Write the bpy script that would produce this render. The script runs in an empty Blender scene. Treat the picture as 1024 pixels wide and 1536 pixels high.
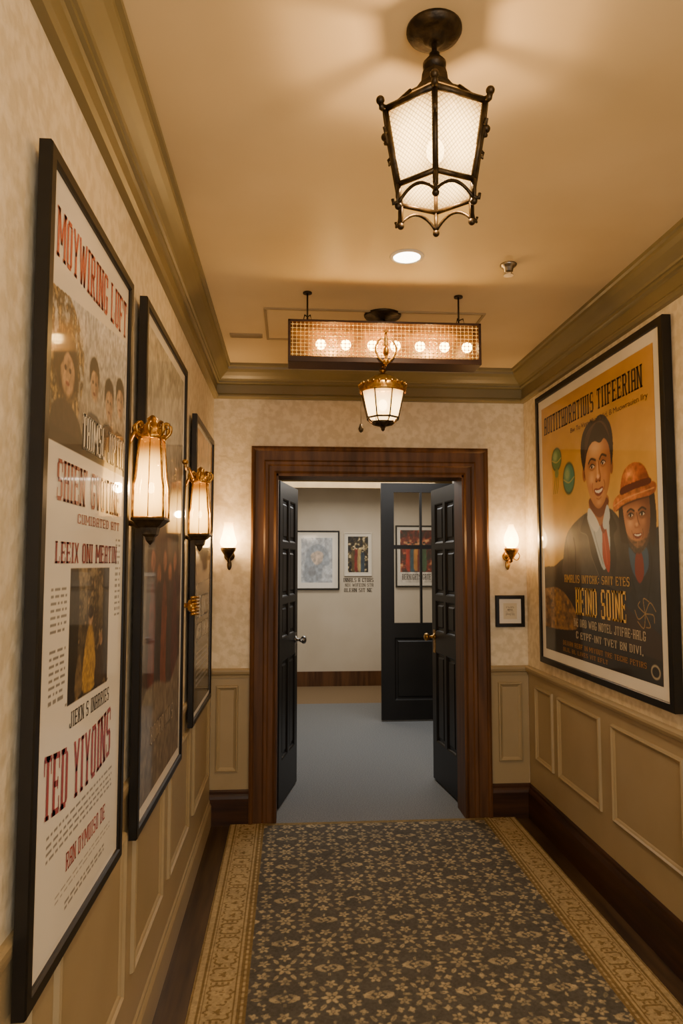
import bpy, math, random
import numpy as np
from mathutils import Vector, Matrix
random.seed(4); RNG=np.random.RandomState(7)
XL,XR,YB,ZC=-0.466,1.455,4.28,2.715
Y0=-1.6
pi=math.pi
# ------------------------------------------------------------ helpers
def s2l(c):
    c=np.asarray(c,dtype=float)
    return np.where(c<=0.04045,c/12.92,((c+0.055)/1.055)**2.4)
def hx(h):
    h=h.lstrip('#'); return tuple(float(x) for x in s2l([int(h[i:i+2],16)/255 for i in (0,2,4)]))
def sr(h):
    h=h.lstrip('#'); return np.array([int(h[i:i+2],16)/255 for i in (0,2,4)])
def mat(name,c1,c2=None,rough=.5,metal=0,scale=(8,8,8),detail=4,bump=0,bscale=60,coat=0,emit=None,es=0,attr=None,lo=.35,hi=.65,spec=.5):
    m=bpy.data.materials.new(name); m.use_nodes=True; nt=m.node_tree; N=nt.nodes; L=nt.links
    b=N['Principled BSDF']; b.inputs['Roughness'].default_value=rough; b.inputs['Metallic'].default_value=metal
    b.inputs['Coat Weight'].default_value=coat; b.inputs['Coat Roughness'].default_value=.05
    b.inputs['Specular IOR Level'].default_value=spec
    tc=N.new('ShaderNodeTexCoord')
    if attr:
        a=N.new('ShaderNodeVertexColor'); a.layer_name=attr; L.new(a.outputs['Color'],b.inputs['Base Color'])
    else:
        mp=N.new('ShaderNodeMapping'); mp.inputs['Scale'].default_value=scale; L.new(tc.outputs['Object'],mp.inputs['Vector'])
        n=N.new('ShaderNodeTexNoise'); n.inputs['Scale'].default_value=1; n.inputs['Detail'].default_value=detail
        L.new(mp.outputs[0],n.inputs['Vector'])
        r=N.new('ShaderNodeValToRGB'); r.color_ramp.elements[0].position=lo; r.color_ramp.elements[1].position=hi
        c2=c2 or tuple(x*.82 for x in c1)
        r.color_ramp.elements[0].color=(*c2,1); r.color_ramp.elements[1].color=(*c1,1)
        L.new(n.outputs['Fac'],r.inputs['Fac']); L.new(r.outputs['Color'],b.inputs['Base Color'])
    if bump:
        n2=N.new('ShaderNodeTexNoise'); n2.inputs['Scale'].default_value=bscale; n2.inputs['Detail'].default_value=4
        L.new(tc.outputs['Object'],n2.inputs['Vector'])
        bp=N.new('ShaderNodeBump'); bp.inputs['Strength'].default_value=bump; bp.inputs['Distance'].default_value=.01
        L.new(n2.outputs['Fac'],bp.inputs['Height']); L.new(bp.outputs[0],b.inputs['Normal'])
    if emit:
        b.inputs['Emission Color'].default_value=(*emit,1); b.inputs['Emission Strength'].default_value=es
    return m
def glow(name,hot,cold,s,trans=.5,center=None,d0=.0,d1=.1,mesh=0,cs=.25,R=.1):
    """lit glass: emission falls off with distance from the bulb at `center` (object space)"""
    m=bpy.data.materials.new(name); m.use_nodes=True; nt=m.node_tree; N=nt.nodes; L=nt.links
    N.remove(N['Principled BSDF']); out=N['Material Output']
    e=N.new('ShaderNodeEmission'); e.inputs['Strength'].default_value=s
    tc=N.new('ShaderNodeTexCoord')
    r=N.new('ShaderNodeValToRGB'); r.color_ramp.elements[0].color=(*hot,1); r.color_ramp.elements[1].color=(*[x*cs for x in cold],1)
    r.color_ramp.interpolation='EASE'
    if center:
        sb=N.new('ShaderNodeVectorMath'); sb.operation='DISTANCE'; sb.inputs[1].default_value=center; L.new(tc.outputs['Object'],sb.inputs[0])
        mr=N.new('ShaderNodeMapRange'); mr.inputs[1].default_value=d0; mr.inputs[2].default_value=d1; L.new(sb.outputs['Value'],mr.inputs[0]); L.new(mr.outputs[0],r.inputs['Fac'])
    else: r.inputs['Fac'].default_value=0
    colour=r.outputs['Color']
    if mesh:
        def M(op,a,b=None):
            n=N.new('ShaderNodeMath'); n.operation=op
            for i,q in enumerate((a,b)):
                if q is None: continue
                if isinstance(q,(int,float)): n.inputs[i].default_value=q
                else: L.new(q,n.inputs[i])
            return n.outputs[0]
        sp=N.new('ShaderNodeSeparateXYZ'); L.new(tc.outputs['Object'],sp.inputs[0])
        t=M('MULTIPLY',M('ARCTAN2',sp.outputs[1],sp.outputs[0]),R)
        a=M('ABSOLUTE',M('SINE',M('MULTIPLY',M('ADD',t,sp.outputs[2]),mesh))); b_=M('ABSOLUTE',M('SINE',M('MULTIPLY',M('SUBTRACT',t,sp.outputs[2]),mesh)))
        k=M('MINIMUM',a,b_); k=M('MINIMUM',M('MULTIPLY',k,2.0),1.0); k=M('ADD',M('MULTIPLY',k,.82),.18)
        vm=N.new('ShaderNodeVectorMath'); vm.operation='SCALE'; L.new(colour,vm.inputs[0]); L.new(k,vm.inputs['Scale']); colour=vm.outputs[0]
    L.new(colour,e.inputs['Color'])
    t=N.new('ShaderNodeBsdfTransparent'); mx=N.new('ShaderNodeMixShader'); mx.inputs[0].default_value=trans
    L.new(e.outputs[0],mx.inputs[1]); L.new(t.outputs[0],mx.inputs[2]); L.new(mx.outputs[0],out.inputs['Surface'])
    return m
COL=bpy.context.scene.collection
class MB:
    def __init__(s): s.v=[];s.f=[];s.m=[];s.sm=[]
    def add(s,vs,fs,m=0,smooth=False):
        o=len(s.v); s.v+= [tuple(p) for p in vs]
        for f in fs: s.f.append(tuple(i+o for i in f)); s.m.append(m); s.sm.append(smooth)
        return s
    def box(s,x0,x1,y0,y1,z0,z1,m=0):
        v=[(x,y,z) for z in (z0,z1) for y in (y0,y1) for x in (x0,x1)]
        return s.add(v,[(0,2,3,1),(4,5,7,6),(0,1,5,4),(2,6,7,3),(0,4,6,2),(1,3,7,5)],m)
    def loft(s,rings,m=0,smooth=True,cap=True,closed=True):
        n=len(rings[0]); vs=[p for r in rings for p in r]; fs=[]
        for i in range(len(rings)-1):
            for j in range(n if closed else n-1):
                k=(j+1)%n; fs.append((i*n+j,i*n+k,(i+1)*n+k,(i+1)*n+j))
        s.add(vs,fs,m,smooth)
        if cap:
            o=len(s.v)-len(vs)
            s.f.append(tuple(o+j for j in reversed(range(n)))); s.m.append(m); s.sm.append(False)
            s.f.append(tuple(o+(len(rings)-1)*n+j for j in range(n))); s.m.append(m); s.sm.append(False)
        return s
    def lathe(s,prof,c=(0,0,0),seg=24,m=0,axis='z',smooth=True,ph=0,cap=True):
        R=[]
        for r,z in prof:
            ring=[]
            for j in range(seg):
                a=ph+2*pi*j/seg; x,y=r*math.cos(a),r*math.sin(a)
                if axis=='z': p=(c[0]+x,c[1]+y,c[2]+z)
                elif axis=='y': p=(c[0]+x,c[1]+z,c[2]-y)
                else: p=(c[0]+z,c[1]+x,c[2]+y)
                ring.append(p)
            R.append(ring)
        return s.loft(R,m,smooth,cap)
    def ball(s,c,r,m=0,seg=14,sx=1,sy=1,sz=1):
        R=[]
        for i in range(9):
            t=-pi/2+pi*(i/8)*.98+.01*pi
            R.append([(c[0]+r*sx*math.cos(t)*math.cos(2*pi*j/seg),c[1]+r*sy*math.cos(t)*math.sin(2*pi*j/seg),c[2]+r*sz*math.sin(t)) for j in range(seg)])
        return s.loft(R,m)
    def tube(s,pts,r,m=0,seg=8):
        P=[Vector(p) for p in pts]; R=[]
        for i,p in enumerate(P):
            d=(P[min(i+1,len(P)-1)]-P[max(i-1,0)]).normalized()
            up=Vector((0,0,1)) if abs(d.z)<.9 else Vector((0,1,0))
            a=d.cross(up).normalized(); b=d.cross(a).normalized()
            rr=r[i] if isinstance(r,(list,tuple)) else r
            R.append([tuple(p+a*(rr*math.cos(2*pi*j/seg))+b*(rr*math.sin(2*pi*j/seg))) for j in range(seg)])
        return s.loft(R,m)
    def obj(s,name,mats,parent=None,label=None,cat=None,kind=None,bevel=0,loc=None,rz=0,group=None):
        me=bpy.data.meshes.new(name); me.from_pydata(s.v,[],s.f); 
        for x in (mats if isinstance(mats,(list,tuple)) else [mats]): me.materials.append(x)
        me.polygons.foreach_set('material_index',s.m); me.polygons.foreach_set('use_smooth',s.sm); me.update()
        import bmesh
        bm=bmesh.new(); bm.from_mesh(me); bmesh.ops.recalc_face_normals(bm,faces=bm.faces); bm.to_mesh(me); bm.free()
        return fin(me,name,parent,label,cat,kind,bevel,loc,rz,group)
def fin(me,name,parent=None,label=None,cat=None,kind=None,bevel=0,loc=None,rz=0,group=None):
    o=bpy.data.objects.new(name,me); COL.objects.link(o)
    if parent: o.parent=parent
    if loc: o.location=loc
    if rz: o.rotation_euler=(0,0,rz)
    if label: o['label']=label
    if cat: o['category']=cat
    if kind: o['kind']=kind
    if group: o['group']=group
    if bevel:
        b=o.modifiers.new('bevel','BEVEL'); b.width=bevel; b.segments=2; b.limit_method='ANGLE'
    return o
def empty(name,loc,rz,label,cat,group=None):
    o=fin(None,name,None,label,cat,None,0,loc,rz,group); o.empty_display_size=.05; return o
def spline(pts,n=6,closed=False):
    P=[np.array(p,float) for p in pts]; N=len(P); out=[]
    rng=range(N) if closed else range(N-1)
    for i in rng:
        g=lambda k:P[k%N] if closed else P[max(0,min(N-1,k))]
        a,b,c,d=g(i-1),g(i),g(i+1),g(i+2)
        for j in range(n):
            t=j/n; out.append(.5*((2*b)+(-a+c)*t+(2*a-5*b+4*c-d)*t*t+(-a+3*b-3*c+d)*t**3))
    if not closed: out.append(P[-1])
    return out
# ------------------------------------------------------------ materials
M_paper=mat('wallpaper_cream',hx('#e2d4b8'),hx('#d2c3a3'),rough=.62,scale=(26,26,26),detail=7,bump=.25,bscale=45,lo=.42,hi=.58)
M_paint=mat('wainscot_khaki_paint',hx('#a3916e'),hx('#9b8965'),rough=.42,scale=(3,3,3))
M_crown=mat('crown_olive_paint',hx('#80734f'),hx('#766a46'),rough=.38,scale=(3,3,3))
M_ceil=mat('ceiling_plaster',hx('#dbc69c'),hx('#d2bc90'),rough=.5,scale=(2,2,2))
M_wood=mat('dark_stained_wood',hx('#644224'),hx('#452b15'),rough=.5,scale=(22,22,2.0),detail=6,coat=.0,spec=.3)
M_base=mat('baseboard_mahogany',hx('#42260f'),hx('#2a1608'),rough=.42,scale=(2,2,30),coat=.0,spec=.35)
M_floor=mat('dark_wood_floor',hx('#4f3a20'),hx('#2c1e10'),rough=.4,scale=(25,2,2),detail=6,coat=.0)
M_carp=mat('blue_grey_carpet',hx('#868889'),hx('#696b6c'),rough=.95,scale=(150,150,150),detail=3,bump=.6,bscale=260,spec=.1)
M_carp2=mat('tan_carpet',hx('#8f7a60'),hx('#74624a'),rough=.95,scale=(120,120,120),bump=.5,bscale=200,spec=.1)
M_white=mat('far_wall_paint',hx('#d2c7b4'),hx('#c9bda8'),rough=.6,scale=(2,2,2))
M_door=mat('black_door_paint',hx('#191715'),hx('#131110'),rough=.4,scale=(4,4,4),spec=.3)
M_black=mat('black_frame_lacquer',hx('#17140f'),hx('#100d0a'),rough=.35,scale=(6,6,6),spec=.35)
M_iron=mat('aged_bronze_iron',hx('#43351f'),hx('#221a0f'),rough=.42,metal=.7,scale=(40,40,40),bump=.2)
M_brass=mat('gilded_brass',hx('#c99a4a'),hx('#8a6228'),rough=.3,metal=.9,scale=(60,60,60),bump=.2)
M_matb=mat('mat_board_white',hx('#e3ddd0'),hx('#ddd6c8'),rough=.7,scale=(5,5,5),coat=.6)
M_sil=mat('satin_nickel',hx('#a8a29a'),hx('#8a847c'),rough=.28,metal=1,scale=(20,20,20))
M_line=mat('plaster_trim_line',hx('#a08c66'),hx('#94805c'),rough=.5)
M_art=mat('printed_artwork',(1,1,1),rough=.5,attr='Col',coat=.7)
M_rug=mat('woven_rug_pile',(1,1,1),rough=.95,attr='Col',bump=.7,bscale=300,spec=.1)
M_back=mat('marquee_backing',hx('#8f6420'),hx('#5a3c12'),rough=.4,scale=(30,30,30))
M_bead=mat('pearl_bead',hx('#ecc270'),hx('#b07a30'),rough=.15,scale=(90,90,90),emit=(1,.60,.12),es=.45)  # beads glow by themselves, standing in for bulb light on the lattice
M_glass1=glow('lantern_glass_lit',(1,.60,.20),(1,.36,.03),13,.2,(0,0,-.285),.082,.138,280,.09,.105)
M_glass1b=glow('lantern_skirt_glass',(1,.46,.09),(1,.55,.22),1.5,.3)
M_glass2=glow('amber_glass',(1,.42,.06),(1,.5,.2),1.6,.4)
M_glassb=glow('small_lantern_glass_lit',(1,.60,.20),(1,.38,.05),13,.22,(0,0,-.17),.07,.12,350,.12,.09)
M_shade=glow('sconce_glass_lit',(1,.50,.10),(1,.29,.015),9,.15,(0,-.078,.085),.035,.125,0,.10)
M_bulb=glow('bulb_lit',(1,.66,.26),(1,.8,.5),60,.75)
M_mbulb=glow('marquee_bulb_lit',(1,.58,.18),(1,.62,.3),30,0)
M_flame=glow('frosted_globe_lit',(1,.60,.20),(1,.40,.06),26,.2,(0,-.085,.15),.03,.12,0,.3)
M_disc=glow('downlight_lens_lit',(1,.9,.72),(1,.93,.8),14,0)
def pane_mat():
    m=bpy.data.materials.new('window_glass'); m.use_nodes=True; N=m.node_tree.nodes; L=m.node_tree.links
    N.remove(N['Principled BSDF']); t=N.new('ShaderNodeBsdfTransparent'); g=N.new('ShaderNodeBsdfGlossy'); g.inputs['Roughness'].default_value=.03
    f=N.new('ShaderNodeFresnel'); mx=N.new('ShaderNodeMixShader'); L.new(f.outputs[0],mx.inputs[0]); L.new(t.outputs[0],mx.inputs[1]); L.new(g.outputs[0],mx.inputs[2])
    L.new(mx.outputs[0],N['Material Output'].inputs['Surface']); return m
M_pane=pane_mat()
# ------------------------------------------------------------ room shell
T=.12
def struct(b,name,mats,label,bevel=0): return b.obj(name,mats,None,label,name.split('_')[0],'structure',bevel)
struct(MB().box(XL-T,XL,Y0,YB+.0,0,ZC),'wall_left',M_paper,'cream mottled wallpapered corridor wall beside the framed posters')
struct(MB().box(XR,XR+T,Y0,YB+.0,0,ZC),'wall_right',M_paper,'cream mottled wallpapered corridor wall behind the gold poster')
OL,OR,OH=-.084,1.064,2.062
b=MB().box(-1.5,OL,YB,YB+.17,0,ZC).box(OR,3.2,YB,YB+.17,0,ZC).box(OL,OR,YB,YB+.17,OH,ZC)
struct(b,'wall_back',M_paper,'cream wallpapered end wall pierced by the double doorway')
struct(MB().box(XL-T,XR+T,Y0,YB,-.1,0),'floor',M_floor,'dark stained wooden corridor floor')
struct(MB().box(XL-T,XR+T,Y0,YB,ZC,ZC+.1),'ceiling',M_ceil,'warm cream plaster corridor ceiling')
def run(name,wall,prof,a,bb,ma,mb_,m,label):
    mb=MB(); R=[]
    for s,mi,sg in ((a,ma,1),(bb,mb_,-1)):
        ring=[]
        for o,z in prof:
            q=s+(sg*o if mi else 0)
            ring.append({'left':(XL+o,q,z),'right':(XR-o,q,z),'back':(q,YB-o,z)}[wall])
        R.append(ring)
    mb.loft(R,0,False,True)
    return struct(mb,name,m,label)
C=ZC
crown=[(0,C),(.105,C),(.105,C-.016),(.094,C-.02),(.092,C-.034),(.080,C-.05),(.062,C-.068),(.046,C-.082),(.042,C-.09),(.034,C-.092),(.034,C-.104),(.024,C-.108),(.018,C-.114),(.018,C-.165),(.024,C-.169),(.03,C-.178),(.03,C-.186),(.022,C-.197),(0,C-.197)]
for i,(w,a,bb,ma,mm) in enumerate([('left',Y0,YB,0,1),('back',XL,XR,1,1),('right',Y0,YB,0,1)]):
    run('trim_%d'%(i+1),w,crown,a,bb,ma,mm,M_crown,'olive painted crown moulding along the ceiling')
rail=lambda k:[(0,.845),(.010*k,.845),(.012*k,.86),(.024*k,.868),(.03*k,.882),(.03*k,.893),(.02*k,.9),(0,.9)]
run('trim_4','left',rail(.45),Y0,YB,0,0,M_paint,'slim khaki painted chair rail')
run('trim_5','right',rail(1),Y0,YB,0,1,M_paint,'khaki painted chair rail under the gold poster')
run('trim_6','back',rail(1),XL,OL-.15,0,0,M_paint,'short khaki chair rail beside the door casing')
run('trim_7','back',rail(1),OR+.15,XR,0,1,M_paint,'short khaki chair rail beside the door casing')
bprof=[(0,0),(.022,0),(.022,.15),(.017,.165),(.012,.175),(.012,.19),(.006,.2),(0,.2)]
run('baseboard_right','right',bprof,Y0,YB,0,1,M_base,'dark mahogany baseboard')
run('baseboard_left','left',[(o*.8,z*.75) for o,z in bprof],Y0,YB,0,0,M_paint,'khaki painted baseboard')
run('baseboard_back','back',bprof,XL,OL-.15,0,0,M_base,'short dark mahogany baseboard beside the door casing')
run('baseboard_back.001','back',bprof,OR+.15,XR,0,1,M_base,'short dark mahogany baseboard beside the door casing')
def wains(name,wall,a,bb,panels,z0,z1,base):
    mb=MB()
    def P(s,o,z): return {'left':(XL+o,s,z),'right':(XR-o,s,z),'back':(s,YB-o,z)}[wall]
    v=[P(s,o,z) for z in (base,.85) for o in (0,.004) for s in (a,bb)]
    mb.add(v,[(0,2,3,1),(4,5,7,6),(0,1,5,4),(2,6,7,3),(0,4,6,2),(1,3,7,5)])
    for (s0,s1) in panels:
        prof=[(0,.004),(.003,.015),(.010,.018),(.016,.011),(.022,.008),(.027,.004)]
        rings=[]
        for ins,o in prof:
            rings.append([P(s0+ins,o,z0+ins),P(s1-ins,o,z0+ins),P(s1-ins,o,z1-ins),P(s0+ins,o,z1-ins)])
        mb.loft(rings,0,False,False)
    return struct(mb,name,M_paint,'khaki painted wainscot with raised rectangular panel mouldings')
wains('trim_8','left',Y0,YB,[(-.6,0),(.1,.65),(.8,1.35),(1.5,2.08),(2.2,2.68),(2.82,3.34),(3.5,4.12)],.32,.77,.14)
wains('trim_9','right',Y0,YB-.005,[(3.87,4.14),(3.27,3.79),(2.56,3.15),(1.85,2.44),(1.14,1.73),(.43,1.02),(-.3,.31)],.37,.80,.2)
wains('trim_10','back',XL+.006,OL-.15,[(XL+.035,-.30)],.30,.80,.2)
wains('trim_11','back',OR+.15,XR-.006,[(1.262,XR-.045)],.33,.80,.2)
def casing(name,face,sgn):
    prof=[(0,0),(0,.030),(.012,.034),(.02,.03),(.026,.022),(.075,.018),(.085,.024),(.1,.022),(.108,.014),(.135,.012),(.15,.02),(.15,0)]
    mb=MB(); rings=[]
    W=.15
    for ins,o in prof:
        x0,x1,zt=OL-W+ins,OR+W-ins,OH+W+.015-ins*1.1
        y=face-sgn*o
        rings.append([(x0,y,0),(x0,y,zt),(x1,y,zt),(x1,y,0)])
    mb.loft(rings,0,False,False,False)
    return struct(mb,name,M_wood,'wide moulded dark-stained wooden door casing')
casing('trim_12',YB,1); casing('trim_13',YB+.17,-1)
mb=MB().box(OL-.001,OL+.012,YB-.018,YB+.188,0,OH).box(OR-.012,OR+.001,YB-.018,YB+.188,0,OH).box(OL,OR,YB-.018,YB+.188,OH-.014,OH+.001)
struct(mb,'trim_14',M_wood,'dark-stained wooden door jamb lining')
# far room
FY=8.9; FZ=2.49
struct(MB().box(-1.5,3.2,YB+.17,7.8,-.1,0).box(OL,OR,YB,YB+.17,-.1,.0005),'floor.001',M_carp,'blue-grey carpet in the room beyond the doorway')
struct(MB().box(-1.5,3.2,7.8,FY,-.1,0),'floor.002',M_carp2,'tan carpet strip along the gallery wall')
struct(MB().box(-1.5,3.2,YB+.17,FY,FZ,FZ+.1),'ceiling.001',M_white,'pale ceiling of the room beyond')
struct(MB().box(-1.5,3.2,FY,FY+.1,0,FZ),'wall_far',M_white,'off-white gallery wall with framed prints')
struct(MB().box(-1.6,-1.5,YB+.17,FY,0,FZ),'wall_side',M_white,'off-white side wall of the room beyond')
struct(MB().box(3.2,3.3,YB+.17,FY,0,FZ),'wall_side.001',M_white,'off-white side wall of the room beyond')
struct(MB().box(-1.5,3.2,FY-.02,FY,0,.18),'baseboard_far',M_wood,'brown wooden baseboard on the gallery wall')
struct(MB().box(-1.5,3.2,8.2,8.28,FZ-.09,FZ).box(-1.5,3.2,7.0,7.08,FZ-.06,FZ),'trim_15',M_line,'ceiling beam in the room beyond')
# ------------------------------------------------------------ doors
def leaf(name,w,h,t,cells,root_loc,rz,label,glass=None,sw=.09):
    xs=sorted({0,w,*[c[0] for c in cells],*[c[1] for c in cells]}); zs=sorted({.012,h,*[c[2] for c in cells],*[c[3] for c in cells]})
    mb=MB()
    def incell(x,z,L): return any(c[0]<x<c[1] and c[2]<z<c[3] for c in L)
    for i in range(len(xs)-1):
        for j in range(len(zs)-1):
            x,z=(xs[i]+xs[i+1])/2,(zs[j]+zs[j+1])/2
            if not incell(x,z,cells): mb.box(xs[i],xs[i+1],-t/2,t/2,zs[j],zs[j+1])
    for c in cells:
        x0,x1,z0,z1=c
        if glass and c in glass: continue
        mb.box(x0,x1,-t/2+.014,t/2-.014,z0,z1)
        for sg in (-1,1):
            R=[[(x0+q,sg*y,z0+q),(x1-q,sg*y,z0+q),(x1-q,sg*y,z1-q),(x0+q,sg*y,z1-q)] for q,y in ((.0,t/2),(.008,t/2-.004),(.014,t/2-.013),(.03,t/2-.013),(.04,t/2-.006))]
            mb.loft(R,0,False,False)
            q=.04; mb.add([(x0+q,sg*(t/2-.006),z0+q),(x1-q,sg*(t/2-.006),z0+q),(x1-q,sg*(t/2-.006),z1-q),(x0+q,sg*(t/2-.006),z1-q)],[(0,1,2,3)])
    o=mb.obj(name,M_door,None,label,'door','structure',0,root_loc,rz)
    if glass:
        g=MB()
        for c in glass: g.box(c[0],c[1],-.003,.003,c[2],c[3])
        g.obj('glass',M_pane,o,'clear glass panes')
    return o
def knob(parent,x,z,t,m,lever=False):
    for sg in (-1,1):
        mb=MB(); y=sg*t/2
        mb.lathe([(.026,0),(.026,sg*.005),(.012,sg*.009),(.009,sg*.03),(.009,sg*.036),(.02,sg*.042),(.028,sg*.054),(.026,sg*.068),(.012,sg*.076),(.001,sg*.077)],(x,y,z),18,0,'y')
        mb.box(x-.02,x+.02,min(y,y+sg*.003),max(y,y+sg*.003),z-.11,z+.05)
        if lever: mb.tube([(x,y+sg*.05,z),(x-.03,y+sg*.055,z+.005),(x-.07,y+sg*.05,z-.004),(x-.09,y+sg*.045,z+.006)],[.009,.008,.006,.007])
        mb.obj('door_knob',m,parent,'polished metal knob on a long plate')
LW,LH=.565,2.045
cellsA=[(.08,.26,1.30,1.62),(.305,.485,1.30,1.62),(.08,.26,1.66,1.94),(.305,.485,1.66,1.94),(.08,.26,1.04,1.26),(.305,.485,1.04,1.26),(.08,.26,.28,.90),(.305,.485,.28,.90)]
d1=leaf('door_1',LW,LH,.042,cellsA,(OL-.0,YB+.215,0),math.radians(78),'black painted panelled door leaf standing open')
knob(d1,LW-.06,.99,.042,M_sil,True)
d2=leaf('door_2',LW,LH,.042,cellsA,(OR+.035,YB+.215,0),math.radians(96),'black painted panelled door leaf standing open with brass knob')
knob(d2,LW-.05,1.0,.042,M_brass)
gl=[(.127,.385,.94,1.66),(.127,.385,1.70,2.22),(.405,.62,.94,1.66),(.405,.62,1.70,2.22)]
d3=leaf('door_3',.72,2.31,.045,gl+[(.127,.60,.2,.80)],(.889,6.9,0),0,'black half-glazed door standing in the room beyond',glass=gl)
knob(d3,.67,1.0,.045,M_brass)
struct(MB().box(1.62,1.70,6.84,6.96,0,FZ).box(1.70,3.2,6.86,6.94,0,FZ),'wall_partition',M_white,'off-white partition wall beside the glazed door')
# ------------------------------------------------------------ painting canvas
def vnoise(ny,nx,cy,cx,seed):
    r=np.random.RandomState(seed); g=r.rand(cy+2,cx+2)
    y=np.linspace(0,cy,ny); x=np.linspace(0,cx,nx)
    yi=y.astype(int);xi=x.astype(int);fy=y-yi;fx=x-xi
    fy=fy*fy*(3-2*fy);fx=fx*fx*(3-2*fx)
    a=g[yi][:,xi];b_=g[yi][:,xi+1];c=g[yi+1][:,xi];d=g[yi+1][:,xi+1]
    return (a*(1-fx)+b_*fx)*(1-fy[:,None])+(c*(1-fx)+d*fx)*fy[:,None]
def fbm(ny,nx,cy,cx,seed,o=4):
    s=0;w=0
    for i in range(o):
        k=2**i; s=s+vnoise(ny,nx,cy*k,cx*k,seed+i)/k; w+=1/k
    return s/w
class Cv:
    def __init__(s,w,h,res=.003,bg='#ffffff'):
        s.w,s.h=w,h; s.nx=int(w/res)+1; s.ny=int(h/res)+1
        s.u=np.linspace(0,1,s.nx); s.v=np.linspace(0,1,s.ny); s.U,s.V=np.meshgrid(s.u,s.v)
        s.c=np.ones((s.ny,s.nx,3))*sr(bg)
    def mix(s,col,a):
        col=sr(col) if isinstance(col,str) else col
        s.c=s.c*(1-a[...,None])+col*a[...,None]
    def rect(s,u0,v0,u1,v1,col,a=1.,soft=0):
        k=((s.U>=u0)&(s.U<=u1)&(s.V>=v0)&(s.V<=v1)).astype(float)*a; s.mix(col,s.blur(k,soft))
    def blur(s,k,n):
        for _ in range(int(n)):
            p=np.pad(k,1,mode='edge'); k=(p[:-2,1:-1]+p[2:,1:-1]+p[1:-1,:-2]+p[1:-1,2:]+4*k)/8
        return k
    def mask(s,pts,smooth=True):
        P=np.array(spline(pts,5,True)) if smooth else np.array(pts,float)
        k=np.zeros((s.ny,s.nx),bool)
        i0=max(0,int(P[:,1].min()*s.ny)-2);i1=min(s.ny,int(P[:,1].max()*s.ny)+3);j0=max(0,int(P[:,0].min()*s.nx)-2);j1=min(s.nx,int(P[:,0].max()*s.nx)+3)
        if i1<=i0 or j1<=j0: return k.astype(float)
        U=s.U[i0:i1,j0:j1];V=s.V[i0:i1,j0:j1];m=np.zeros(U.shape,bool)
        for q in range(len(P)):
            x1,y1=P[q];x2,y2=P[(q+1)%len(P)]
            if y1==y2: continue
            m^=((y1>V)!=(y2>V))&(U<(x2-x1)*(V-y1)/(y2-y1)+x1)
        k[i0:i1,j0:j1]=m; return k.astype(float)
    def poly(s,pts,col,soft=1,smooth=True,a=1.):
        s.mix(col,s.blur(s.mask(pts,smooth),soft)*a)
    def ell(s,cx,cy,rx,ry,col,soft=.12,a=1.,rot=0):
        dx=s.U-cx;dy=(s.V-cy); asp=s.h/s.w; dy2=dy*asp
        c_,s_=math.cos(rot),math.sin(rot); X=dx*c_+dy2*s_; Y=-dx*s_+dy2*c_
        d=np.sqrt((X/rx)**2+(Y/(ry*asp))**2)
        s.mix(col,np.clip((1-d)/soft+.5,0,1)*a)
    def line(s,pts,wd,col,a=1.,soft=1):
        P=spline(pts,6); 
        k=np.zeros((s.ny,s.nx)); asp=s.h/s.w
        for p,q in zip(P[:-1],P[1:]):
            d=q-p; L=(d[0]**2+(d[1]*asp)**2)+1e-9
            t=np.clip(((s.U-p[0])*d[0]+(s.V-p[1])*d[1]*asp*asp)/L,0,1)
            D=np.sqrt((s.U-p[0]-t*d[0])**2+((s.V-p[1]-t*d[1])*asp)**2)
            k=np.maximum(k,np.clip((wd-D)/(wd*.5),0,1))
        s.mix(col,k*a)
    def noise(s,amt,cy,cx,seed,reg=None):
        n=fbm(s.ny,s.nx,cy,cx,seed)-.5
        if reg is not None: n=n*reg
        s.c=np.clip(s.c*(1+amt*n[...,None]*2),0,1)
    def mesh(s,name,parent,y,z0,x0=None,label=None):
        x0=-s.w/2 if x0 is None else x0
        X=x0+s.U*s.w; Z=z0+(1-s.V)*s.h
        co=np.stack([X,np.full_like(X,y),Z],-1).reshape(-1,3)
        return gridmesh(name,co,s.ny,s.nx,s.c,M_art,parent,label)
def gridmesh(name,co,ny,nx,colr,m,parent=None,label=None,flip=False,**kw):
    me=bpy.data.meshes.new(name)
    idx=np.arange(ny*nx).reshape(ny,nx); a=idx[:-1,:-1];b_=idx[:-1,1:];c=idx[1:,1:];d=idx[1:,:-1]
    q=np.stack([d,c,b_,a],-1).reshape(-1,4)
    me.vertices.add(ny*nx); me.vertices.foreach_set('co',co.astype(np.float32).ravel())
    me.loops.add(q.size); me.loops.foreach_set('vertex_index',q.astype(np.int32).ravel())
    me.polygons.add(len(q)); me.polygons.foreach_set('loop_start',np.arange(0,q.size,4,dtype=np.int32))
    me.polygons.foreach_set('loop_total',np.full(len(q),4,dtype=np.int32))
    me.update(calc_edges=True)
    at=me.color_attributes.new('Col','FLOAT_COLOR','POINT')
    lin=s2l(np.clip(colr,0,1)).reshape(-1,3); rgba=np.concatenate([lin,np.ones((len(lin),1))],1)
    at.data.foreach_set('color',rgba.astype(np.float32).ravel())
    me.materials.append(m); me.validate()
    return fin(me,name,parent,label,**kw)
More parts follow.
